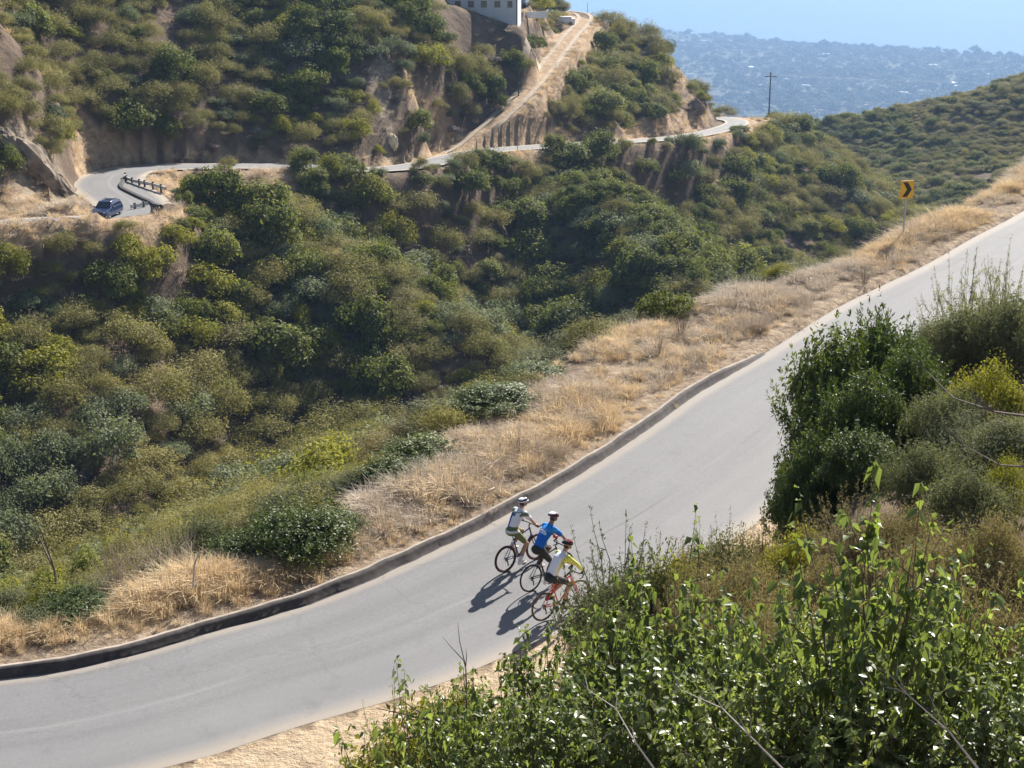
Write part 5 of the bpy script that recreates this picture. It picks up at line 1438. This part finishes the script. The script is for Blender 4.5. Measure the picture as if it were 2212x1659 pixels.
def zone_mat(name, bands, ystripes=(), yside=None):
    """cloth whose colour depends on height (bands) and on the distance from the spine"""
    m, N, L, b = nodes_of(name); b.inputs['Roughness'].default_value = .8; b.inputs['Specular IOR Level'].default_value = .2
    tc = N.new('ShaderNodeTexCoord'); s = N.new('ShaderNodeSeparateXYZ'); L.new(tc.outputs['Object'], s.inputs[0])
    r = N.new('ShaderNodeValToRGB'); r.color_ramp.interpolation = 'CONSTANT'; e = r.color_ramp.elements
    d = N.new('ShaderNodeMath'); d.operation = 'MULTIPLY'; d.inputs[1].default_value = .5; L.new(s.outputs['Z'], d.inputs[0]); L.new(d.outputs[0], r.inputs[0])
    e[0].position = 0; e[0].color = tuple(bands[0][1])+(1,); e[1].position = bands[1][0]/2; e[1].color = tuple(bands[1][1])+(1,)
    for z, c in bands[2:]: x = e.new(z/2); x.color = tuple(c)+(1,)
    cur = r.outputs[0]
    for (y0, hw, z0, z1, col) in ystripes:
        a = N.new('ShaderNodeMath'); a.operation = 'COMPARE'; a.inputs[1].default_value = y0; a.inputs[2].default_value = hw; L.new(s.outputs['Y'], a.inputs[0])
        c = N.new('ShaderNodeMath'); c.operation = 'COMPARE'; c.inputs[1].default_value = (z0+z1)/2; c.inputs[2].default_value = (z1-z0)/2; L.new(s.outputs['Z'], c.inputs[0])
        q = N.new('ShaderNodeMath'); q.operation = 'MULTIPLY'; L.new(a.outputs[0], q.inputs[0]); L.new(c.outputs[0], q.inputs[1])
        mx = N.new('ShaderNodeMixRGB'); L.new(q.outputs[0], mx.inputs[0]); L.new(cur, mx.inputs[1]); mx.inputs[2].default_value = tuple(col)+(1,); cur = mx.outputs[0]
    if yside:
        a = N.new('ShaderNodeMath'); a.operation = 'ABSOLUTE'; L.new(s.outputs['Y'], a.inputs[0])
        g = N.new('ShaderNodeMath'); g.operation = 'GREATER_THAN'; g.inputs[1].default_value = yside[0]; L.new(a.outputs[0], g.inputs[0])
        mx = N.new('ShaderNodeMixRGB'); L.new(g.outputs[0], mx.inputs[0]); L.new(cur, mx.inputs[1]); mx.inputs[2].default_value = tuple(yside[1])+(1,); cur = mx.outputs[0]
    nz = N.new('ShaderNodeTexNoise'); nz.inputs['Scale'].default_value = 11; nz.inputs['Detail'].default_value = 3; nz.inputs['Distortion'].default_value = 1.5
    L.new(tc.outputs['Object'], nz.inputs['Vector']); bp = N.new('ShaderNodeBump'); bp.inputs['Strength'].default_value = .6; bp.inputs['Distance'].default_value = .03
    L.new(nz.outputs['Fac'], bp.inputs['Height']); L.new(bp.outputs[0], b.inputs['Normal'])
    L.new(cur, b.inputs['Base Color']); return m

def bike(loc, yaw, pitch, label, paint, flat=False, tyre_r=.017, tyre=None, R=.34, grp='bicycles of the three riders', barmat=None, crank=-1.2):
    ro = link('bicycle', None, None, tuple(loc)); ro.rotation_euler = (0, pitch, yaw); tag(ro, label, 'bicycle')
    bb = (-.07, 0, .28); seat = (-.23, 0, .80); ht = (.30, 0, .88 if not flat else .92); hb = (.355, 0, .70)
    f = MB(); q = .022 if flat else .018
    f.tube([bb, seat], .016); f.tube([bb, hb], q); f.tube([(-.21, 0, .76), (ht[0], 0, ht[2]-.03)], .017); f.tube([ht, hb], .021)
    for s in (-.05, .05):
        f.tube([(bb[0], s*.5, bb[2]), (-.5, s, R)], .011, 6); f.tube([(-.21, s*.4, .75), (-.5, s, R)], .009, 6)
    f.build('frame', paint, ro)
    g = MB()
    g.tube([hb, (.40, 0, .66)], .018)
    for s in (-.055, .055): g.tube([(.375, s*.8, .69), (.43, s, .52), (.5, s, R)], [.016, .013, .01], 6)
    g.build('fork', paint if not flat else MAT['blackpaint'], ro)
    for x in (-.5, .5):
        w = MB().ring((0, 0, 0), R-tyre_r, tyre_r, n=56, k=8).build('wheel', tyre or MAT['rubber'], ro, smooth=True, loc=(x, 0, R))
        MB().ring((0, 0, 0), R-2*tyre_r-.006, .008, n=56, k=6).build('rim', MAT['blackpaint'], w)
        sp = MB(); sp.tube([(0, -.045, 0), (0, .045, 0)], .018, 8)
        for k in range(22):
            a = 2*math.pi*k/22; s = .03 if k % 2 else -.03
            sp.tube([(.015*math.cos(a), s, .015*math.sin(a)), ((R-.04)*math.cos(a), 0, (R-.04)*math.sin(a))], .0015, 3, cap=False)
        sp.build('spokes', MAT['steel'], w)
    sa = MB(); sa.tube([seat, (-.245, 0, .93)], .013, 6)
    sa.build('seatpost', MAT['blackpaint'], ro)
    s2 = MB(); s2.ball((-.30, 0, .955), (.10, .075, .03), 12, 6); s2.ball((-.18, 0, .955), (.12, .028, .025), 12, 6); s2.build('saddle', MAT['blackcloth'], ro, remesh=.008)
    h = MB()
    if flat:
        h.tube([(.30, 0, .90), (.29, 0, .97), (.34, 0, 1.01)], .016)
        h.tube([(.30, -.33, 1.02), (.34, -.14, 1.01), (.34, .14, 1.01), (.30, .33, 1.02)], .013)
        for s in (-1, 1): h.tube([(.31, s*.22, 1.02), (.31, s*.33, 1.02)], .019); h.tube([(.31, s*.33, 1.02), (.40, s*.335, 1.05)], .014, 6)
    else:
        h.tube([(.295, 0, .88), (.29, 0, .93), (.39, 0, .95)], .015)
        for s in (-1, 1):
            h.tube([(.39, 0, .95), (.39, s*.16, .95), (.41, s*.20, .95), (.49, s*.205, .945), (.52, s*.205, .90), (.49, s*.205, .83), (.40, s*.21, .82)], .014)
            h.tube([(.46, s*.205, .955), (.53, s*.205, .985), (.545, s*.205, 1.01)], [.018, .02, .014], 6)
    h.build('handlebar', barmat or MAT['blackcloth'], ro)
    c = MB(); c.ring((bb[0], -.05, bb[2]), .09, .006, n=30, k=4); c.tube([(bb[0], -.07, bb[2]), (bb[0], .07, bb[2])], .02)
    ca, sa_ = math.cos(crank), math.sin(crank)
    pr = (bb[0]+.17*ca, bb[2]+.17*sa_); pl = (bb[0]-.17*ca, bb[2]-.17*sa_)
    c.tube([(bb[0], -.07, bb[2]), (pr[0], -.085, pr[1])], .011, 6); c.tube([(bb[0], .07, bb[2]), (pl[0], .085, pl[1])], .011, 6)
    for k in range(5):
        a = k*1.2566; c.tube([(bb[0], -.05, bb[2]), (bb[0]+.085*math.cos(a), -.05, bb[2]+.085*math.sin(a))], .006, 4)
    c.build('crankset', MAT['blackpaint'], ro)
    pd_ = MB(); pd_.box((pr[0]-.045, -.17, pr[1]-.01), (pr[0]+.045, -.09, pr[1]+.01)); pd_.box((pl[0]-.045, .09, pl[1]-.01), (pl[0]+.045, .17, pl[1]+.01)); pd_.build('pedals', MAT['blackpaint'], ro)
    ch = MB(); ch.tube([(bb[0], -.05, bb[2]+.09), (-.5, -.05, R+.05)], .005, 4); ch.tube([(bb[0], -.05, bb[2]-.09), (-.47, -.05, R-.16), (-.5, -.05, R-.05)], .005, 4)
    ch.ring((-.5, -.045, R), .035, .014, n=16, k=4); ch.tube([(-.49, -.06, R-.03), (-.47, -.06, R-.10), (-.48, -.06, R-.17)], .014, 6)
    ch.build('chain', MAT['blackpaint'], ro)
    return ro, pr, pl

def lerp(a, b, t): return tuple(a[i]*(1-t)+b[i]*t for i in range(3))
def rider(loc, yaw, pitch, label, pose, jersey, shorts, helmet, skin, shoes, socks, gloves=None, sleeves='short', helmet2=None):
    """one continuous body, dressed; local x forward, y left"""
    ro = MB(); hip = pose['hip']; sh = pose['sh']; hd = pose['head']
    tv = Vector(sh) - Vector(hip)
    def torso(mb, g, t0=0.0, t1=1.0):
        ts = [0, .22, .5, .78, .95]; rs = [.155, .14, .15, .175, .13]
        pts = []; rr = []
        for t, r in zip(ts, rs):
            if t < t0 or t > t1: continue
            bow = math.sin(t*math.pi)*.045
            pts.append((hip[0]+tv.x*t - bow*.8, 0, hip[2]+tv.z*t + bow*.5)); rr.append(r+g)
        mb.tube(pts, rr, 18, flat=.64)
    def arm(mb, s, g, upto=1.0, frm=0.0):
        S = (sh[0]-.01, s*.175, sh[2]-.03); E = (pose['elb'][0], s*pose['elb'][1], pose['elb'][2]); H = (pose['hand'][0], s*pose['hand'][1], pose['hand'][2])
        pts = [S, lerp(S, E, .5), E]; rr = [.062+g, .048+g, .040+g]
        if upto > .5: pts += [lerp(E, H, .45), H]; rr += [.039+g, .027+g]
        elif upto < .5: pts = [S, lerp(S, E, .5), lerp(S, E, .75)]; rr = [.066+g, .055+g, .052+g]
        mb.ball(S, .068+g, 12, 8); mb.tube(pts, rr, 12)
    def leg(mb, s, g, part):
        K = pose['knee'][0 if s < 0 else 1]; A = pose['ank'][0 if s < 0 else 1]; Hh = (hip[0]+.02, s*.09, hip[2]-.01)
        if part in ('all', 'thigh'):
            e = K if part == 'all' else lerp(Hh, K, .80)
            mb.ball(Hh, .10+g, 12, 8); mb.tube([Hh, lerp(Hh, e, .45), e], [.098+g, .082+g, (.058 if part == 'all' else .066)+g], 14)
        if part == 'all':
            mb.ball(K, .058, 10, 8); C1 = lerp(K, A, .35); C1 = (C1[0]-.025, C1[1], C1[2]); mb.tube([K, C1, lerp(K, A, .7), A], [.052, .058, .042, .034], 12)
        if part == 'sock': mb.tube([lerp(K, A, .72), A], [.044+g, .037+g], 12)
    body = MB(); torso(body, -.006)
    body.tube([(sh[0]-.02, 0, sh[2]-.03), lerp(sh, hd, .5), hd], [.075, .055, .058], 12)
    hx, hz = hd[0], hd[2]
    body.ball((hx, 0, hz), (.095, .075, .105), 18, 14); body.ball((hx+.045, 0, hz-.055), (.055, .05, .055), 12, 10)
    body.tube([(hx+.085, 0, hz+.01), (hx+.115, 0, hz-.03)], [.012, .018], 8)                                 # nose
    for s in (-1, 1): body.ball((hx-.01, s*.078, hz-.01), (.022, .012, .032), 8, 6)                            # ears
    body.tube([(hx+.085, -.022, hz-.062), (hx+.09, 0, hz-.060), (hx+.085, .022, hz-.062)], .008, 6)             # lips
    for s in (-1, 1):
        arm(body, s, -.004); leg(body, s, -.004, 'all')
        A = pose['ank'][0 if s < 0 else 1]
        body.tube([A, (A[0]+.06, A[1], A[2]-.05), (A[0]+.17, A[1], A[2]-.065)], [.034, .036, .026], 10)
        H = (pose['hand'][0], s*pose['hand'][1], pose['hand'][2])
        body.ball(H, (.045, .034, .022), 12, 8)                                                                # palm
        for k, L_ in enumerate((.062, .072, .068, .052)):
            y = H[1] + (k-1.5)*.019*(1 if s < 0 else -1)*-1
            body.tube([(H[0]+.02, y, H[2]+.012), (H[0]+.02+L_*.55, y, H[2]+.006), (H[0]+.024+L_*.62, y, H[2]-.022), (H[0]+.012+L_*.3, y, H[2]-.04)], [.0105, .0095, .009, .008], 6)
        body.tube([(H[0]-.01, H[1]-s*.03, H[2]), (H[0]+.02, H[1]-s*.048, H[2]-.018), (H[0]+.045, H[1]-s*.04, H[2]-.032)], [.012, .0105, .009], 6)
    p = body.build('person', skin, None, remesh=.0095, smooth_it=3); p.location = tuple(loc); p.rotation_euler = (0, pitch, yaw)
    tag(p, label, 'person')
    for s in (-1, 1): MB().ball((hx+.082, s*.03, hz+.012), .011, 8, 6).build('eye', MAT['eye'], p)
    j = MB(); torso(j, .010); 
    for s in (-1, 1): arm(j, s, .008, 1.0 if sleeves == 'long' else .3)
    j.tube([(sh[0]-.03, 0, sh[2]-.04), lerp(sh, hd, .30)], [.095, .066], 12)
    jo = j.build('jersey', jersey, p, remesh=.0095, smooth_it=3)
    st = MB(); st.ball((hip[0]-.03, 0, hip[2]), (.135, .165, .12), 16, 10)
    for s in (-1, 1): leg(st, s, .007, 'thigh')
    st.tube([(hip[0]-.01, 0, hip[2]), (hip[0]+tv.x*.16-.02, 0, hip[2]+tv.z*.16)], [.15, .148], 16, flat=.66)
    st.build('shorts', shorts, p, remesh=.0095, smooth_it=3)
    for s in (-1, 1):
        k = MB(); leg(k, s, .004, 'sock'); k.build('sock', socks, p, smooth=True)
        A = pose['ank'][0 if s < 0 else 1]; m = MB()
        m.ball((A[0]-.03, A[1], A[2]-.055), (.05, .042, .05), 12, 8); m.tube([(A[0]-.02, A[1], A[2]-.06), (A[0]+.08, A[1], A[2]-.062), (A[0]+.19, A[1], A[2]-.078)], [.046, .047, .032], 12, flat=.8)
        m.tube([A, (A[0]-.01, A[1], A[2]-.05)], [.044, .046], 12)
        m.build('shoe', shoes, p, remesh=.009, smooth_it=2)
        if gloves:
            H = (pose['hand'][0], s*pose['hand'][1], pose['hand'][2]); gl_ = MB(); gl_.ball(H, (.052, .041, .030), 12, 8)
            gl_.tube([(H[0]-.05, H[1], H[2]+.01), H], [.033, .036], 10)
            gl_.ball((H[0]+.045, H[1], H[2]-.006), (.035, .042, .028), 10, 8)
            gl_.build('glove', gloves, p, smooth=True)
    # hair at the nape
    MB().ball((hx-.035, 0, hz-.02), (.07, .073, .075), 14, 10).build('hair', MAT['hair'], p, smooth=True)
    # helmet: a shell with raised ribs and vents between them, chin straps
    V = []; F = []; nu_, nv_ = 28, 9
    tilt = pose.get('tilt', .12)
    for j_ in range(nv_):
        ph = j_/(nv_-1)*1.62
        for i in range(nu_):
            a = 2*math.pi*i/nu_; x = math.cos(a)*math.sin(ph); y = math.sin(a)*math.sin(ph); z = math.cos(ph)
            rib = 1 + .05*max(0, math.cos(math.atan2(y, .55)*9))*(1 if abs(z) > .15 else .2)
            X, Y_, Z = x*.142*rib - .012*(x < 0), y*.105*rib, z*.092*rib
            V.append((hx + X*math.cos(tilt) + Z*math.sin(tilt) - .005, Y_, hz + .035 - X*math.sin(tilt) + Z*math.cos(tilt)))
    for j_ in range(nv_-1):
        for i in range(nu_): F.append([j_*nu_+i, (j_+1)*nu_+i, (j_+1)*nu_+(i+1) % nu_, j_*nu_+(i+1) % nu_])
    ho = link('helmet', make_mesh('helmet', np.array(V), F, [helmet], True), p); so = ho.modifiers.new('shell', 'SOLIDIFY'); so.thickness = .018
    vt = MB()
    for s in (-2, -1, 0, 1, 2):
        vt.tube([(hx+.10, s*.030, hz+.085-abs(s)*.008), (hx+.02, s*.036, hz+.133-abs(s)*.010), (hx-.07, s*.034, hz+.118-abs(s)*.010), (hx-.12, s*.025, hz+.07)], [.006, .009, .009, .006], 6)
    vt.build('helmet_stripes', helmet2 or MAT['black'], ho)
    sr = MB()
    for s in (-1, 1): sr.tube([(hx+.02, s*.09, hz+.02), (hx+.03, s*.072, hz-.06), (hx+.045, 0, hz-.115)], .006, 5)
    sr.build('chin_strap', MAT['black'], p)
    return p

def bike_pose(rear, front):
    a, b = on_road(*rear), on_road(*front); dx, dy = b[0]-a[0], b[1]-a[1]; yaw = math.atan2(dy, dx); h = (math.cos(yaw), math.sin(yaw))
    c = (a[0] + h[0]*.5, a[1] + h[1]*.5); gr_ = .03*h[0] + .05*h[1]
    print('wheelbase', math.hypot(dx, dy), 'yaw', math.degrees(yaw))
    return (c[0], c[1], road_z(*c)+.03), yaw, -math.atan(gr_)

def ank(p, s, up=.095, back=.085): return (p[0]-back, s*.115, p[1]+up)
# rider 1: on a fat-tyred bike, most upright
l, yw, pt = bike_pose((1093,1238), (1158,1211))
b1, pr, pl = bike(l, yw, pt, 'dark flat-bar bicycle with thick dark red tyres, farthest from the camera', MAT['bluepaint'], True, .028, MAT['tyrered'], crank=-1.45)
j1 = zone_mat('white_olive_jersey', [(0,(.13,.15,.07)), (1.13,(.75,.76,.80)), (1.36,(.15,.18,.11)), (1.45,(.72,.72,.74))], [(.085,.045,1.05,1.42,(.02,.05,.35)), (-.09,.05,1.14,1.44,(.78,.78,.80))])
s1 = zone_mat('olive_shorts', [(0,(.15,.17,.07)), (.985,(.60,.62,.58)), (1.05,(.13,.15,.07))])
hw1 = zone_mat('white_blue_helmet', [(0,(.03,.05,.16)), (1.65,(.75,.76,.78)), (1.685,(.04,.06,.18)), (1.715,(.8,.8,.8))])
rider(l, yw, pt, 'cyclist in a white and olive kit with a white helmet, farthest of the three', dict(hip=(-.25,0,1.0), sh=(.04,0,1.44), head=(.15,0,1.62), elb=(.17,.24,1.22), hand=(.29,.27,1.06),
      knee=[(.09,-.12,.60), (.17,.13,.84)], ank=[ank(pr,-1), ank(pl,1)]), j1, s1, hw1, MAT['skin'], MAT['whitecloth'], MAT['whitecloth'])
# rider 2: blue jersey, black shorts
l, yw, pt = bike_pose((1148,1280), (1216,1252))
b2, pr, pl = bike(l, yw, pt, 'black drop-bar bicycle ridden by the cyclist in blue', MAT['blackpaint'], crank=-1.5)
j2 = zone_mat('blue_jersey', [(0,(.02,.20,.62)), (1.08,(.012,.13,.55)), (1.40,(.03,.25,.68))])
h2 = zone_mat('dark_red_white_helmet', [(0,(.05,.01,.03)), (1.70,(.06,.02,.05)), (1.772,(.75,.72,.74))])
r2 = rider(l, yw, pt, 'cyclist in a bright blue jersey with white lettering on the back, in the middle', dict(hip=(-.24,0,1.0), sh=(.14,0,1.46), head=(.27,0,1.66), elb=(.33,.23,1.22), hand=(.47,.205,1.03),
      knee=[(.06,-.11,.60), (.20,.12,.86)], ank=[ank(pr,-1), ank(pl,1)], tilt=.3), j2, MAT['blackcloth'], h2, MAT['skinbacklit'], MAT['whitecloth'], MAT['blackcloth'], simple('red_glove', (.55,.03,.05), .7), 'short', MAT['whitecloth'])
# rider 3: white jersey with yellow-green sleeves on the red bicycle
l, yw, pt = bike_pose((1175,1343), (1249,1314))
b3, pr, pl = bike(l, yw, pt, 'red drop-bar bicycle, nearest to the camera', MAT['redpaint'], False, .019, MAT['tyretan'], crank=-.75)
j3 = zone_mat('white_jersey_green_sleeves', [(0,(.80,.80,.80)), (1.0,(.78,.79,.84))], [], (.148, (.55,.60,.14)))
h3 = zone_mat('black_helmet', [(0,(.02,.02,.025)), (1.2,(.02,.02,.025))])
rider(l, yw, pt, 'cyclist in a white jersey with yellow-green sleeves, on the red bicycle', dict(hip=(-.24,0,1.0), sh=(.12,0,1.45), head=(.26,0,1.63), elb=(.33,.25,1.20), hand=(.47,.205,1.03),
      knee=[(.19,-.12,.76), (.08,.12,.66)], ank=[ank(pr,-1), ank(pl,1)], tilt=.35), j3, MAT['blackcloth'], h3, MAT['skin'], MAT['blackcloth'], MAT['blackcloth'], None, 'long', simple('helmet_red', (.55,.03,.04), .4))
# lettering across the back of the blue jersey
tv = Vector((.38, 0, .46)); tn = tv.normalized(); bk = Vector((-tn.z, 0, tn.x))
def back(t, y, g=.021):
    r = np.interp(t, [.22,.5,.78,.95], [.14,.15,.175,.13]) + .010; bow = math.sin(t*math.pi)*.045
    c = Vector((-.24+.38*t-bow*.8, 0, 1.0+.46*t+bow*.5)); return c + bk*(r*.64*math.sqrt(max(0, 1-(y/(r))**2)) + g) + Vector((0, y, 0))
pn = MB(); ny = 10
for i in range(ny):
    y0, y1 = -.135 + .19*i/ny, -.135 + .19*(i+1)/ny
    pn.poly([back(.60, y0, .016), back(.60, y1, .016), back(.70, y1, .016), back(.70, y0, .016)])
pn.build('back_panel', simple('pale_blue_panel', (.45,.60,.85), .8), r2)
lt = MB(); g = random.Random(3)
for i in range(7):
    y = .10 - i*.030; top = .80 if i % 3 == 0 else .755
    lt.tube([back(.70, y), back((.70+top)/2, y-.005), back(top, y-.012)], .0065, 5); lt.tube([back(.705, y-.004), back(.725, y-.02), back(.70, y-.028)], .006, 5)
lt.build('lettering', MAT['whitecloth'], r2)
# ------------------------------------------------------------------ the town on the coastal plain
MAT['towntree'] = leafmat('town_tree_leaves', (.015,.02,.012), (.03,.04,.02), (.06,.065,.035), trans=.1, macro=.004)
tc_ = bpy.data.collections.new('town_tree_kinds')
for i in range(3): tc_.objects.link(bpy.data.objects.new('t%02d' % i, crown_mesh('town_tree', 900+i, MAT['towntree'], 420, .13, lobes=8, hz=.75, shell=.4)))
g = np.random.default_rng(5); n_ = 16000
ty = 3000 + 4300*g.uniform(0, 1, n_)**.9; tx = g.uniform(.02, .40, n_)*ty
dens = vnoise(tx, ty*.5, 260, 301, 3)
shore_ = 6350 - 1.15*(tx-530)
k = (dens + g.uniform(-.5, .5, n_) > -.22) & (ty < shore_ + 60)
tx, ty = tx[k], ty[k]; tz = terrain(tx, ty); k = tz > SEA + 2; tx, ty, tz = tx[k], ty[k], tz[k]
ts = g.lognormal(2.05, .38, len(tx)); thh = ts*g.uniform(.6, 1.3, len(tx))
scatter('town_trees', np.c_[tx, ty, tz], g.integers(0, 3, len(tx)), np.c_[np.zeros((len(tx), 2)), g.uniform(0, 6.28, len(tx))], np.c_[ts*1.3, ts*1.3, thh], tc_)
MAT['cream'] = simple('cream_wall', (.42,.40,.36), .8, noise=.05, scale=.2)
MAT['roofpale'] = simple('pale_roof', (.42,.41,.41), .6, noise=.1, scale=.2)
MAT['roofred'] = simple('clay_roof', (.33,.16,.11), .85, noise=.15, scale=.3)
def far_house(w, d, h, roof, kind):
    m = MB(); m.box((-w/2, -d/2, -2), (w/2, d/2, h))
    if kind: m.add([(-w/2-.6,-d/2-.6,h+.05),(w/2+.6,-d/2-.6,h+.05),(w/2+.6,d/2+.6,h+.05),(-w/2-.6,d/2+.6,h+.05),(-w/2+3,0,h+d*.22),(w/2-3,0,h+d*.22)], [[0,1,5,4],[1,2,5],[2,3,4,5],[3,0,4]], 1)
    else: m.box((-w/2-.3, -d/2-.3, h+.03), (w/2+.3, d/2+.3, h+.6), 1)
    for k in range(int(w//4)): m.box((-w/2+1.2+k*4, -d/2-.06, 1), (-w/2+3.0+k*4, -d/2-.01, 2.6), 2)
    return make_mesh('coastal_house', np.array(m.V), m.F, [MAT['cream'], roof, MAT['glass']], False, m.M)
hm = [far_house(22, 12, 5, MAT['roofpale'], 0), far_house(17, 11, 5, MAT['roofred'], 1), far_house(30, 14, 7, MAT['roofpale'], 1), far_house(48, 18, 7, MAT['roofpale'], 0)]
HP = [(1772,242,1),(1800,236,1),(1905,240,1),(2000,95,3),(2240,95,2),(1905,190,0),(1960,180,1),(2015,146,2),(1838,160,1),(1700,175,0),(1850,205,1),(1990,200,1),(2060,185,2),(2100,165,3),(2035,150,0),(1760,145,1),(1740,190,2),
 (1645,188,0),(1600,215,1),(1480,92,3),(1520,92,2),(1560,105,1),(1780,122,3),(1920,122,2),(1860,140,0),(1815,176,1),(1970,226,1),(2080,190,0),(2085,192,2),(2060,192,3),(2140,165,2),(2175,150,0),(2200,170,1),(1650,240,1),(1560,150,1),(1500,120,0),
 (1740,92,1),(1919,95,3),(2110,115,2),(2130,118,1),(1998,118,0),(2160,130,1),(1490,165,0),(1475,186,0),(1530,195,1),(1580,180,1),(1620,150,2),(1690,130,1),(1715,110,0),(1880,165,1),(1945,150,1),(2045,170,1),(1950,206,2),(1700,230,1),(1870,232,1)]
for i, (px, py, kk) in enumerate(HP):
    r = W(px, py, 1.0); t = -398/r[2]; P = r*t
    for _ in range(4): P = r*(ground_at(P[0], P[1])+1)/r[2]
    if ground_at(P[0], P[1]) < SEA + 3: continue
    o = bpy.data.objects.new('coastal_house', hm[kk]); COL.objects.link(o); o.location = (P[0], P[1], ground_at(P[0], P[1]) + 3.0); o.rotation_euler = (0, 0, (i*2.4) % 1.2 - .6)
    sc_ = .62 + .25*((i*7) % 5)/4; o.scale = (sc_, sc_, sc_)
    look = ['white flat-roofed house', 'reddish-roofed house', 'large hip-roofed house', 'long white building'][kk]
    where = 'near the shoreline' if py < 128 else ('on the middle of the plain' if py < 185 else 'on the near side of the plain')
    side = 'left of the utility pole' if px < 1640 else ('right of the utility pole' if px < 1900 else 'over the right-hand hill')
    tag(o, '%s %s, %s' % (look, where, side), 'house', '%ss %s %s' % (look, where, side))
# ------------------------------------------------------------------ haze
def haze():
    m = bpy.data.materials.new('haze_air'); m.use_nodes = True
    N, L = m.node_tree.nodes, m.node_tree.links
    N.remove(N['Principled BSDF'])
    v = N.new('ShaderNodeVolumePrincipled')
    v.inputs['Color'].default_value = (.32, .50, .78, 1); v.inputs['Density'].default_value = HAZE_DENS; v.inputs['Anisotropy'].default_value = .25
    L.new(v.outputs[0], N['Material Output'].inputs['Volume'])
    b = MB().box((-45000, -60, -470), (45000, 61000, 42))
    o = b.build('haze', m); tag(o, kind='stuff')
HAZE_DENS = 1.5e-4
haze()
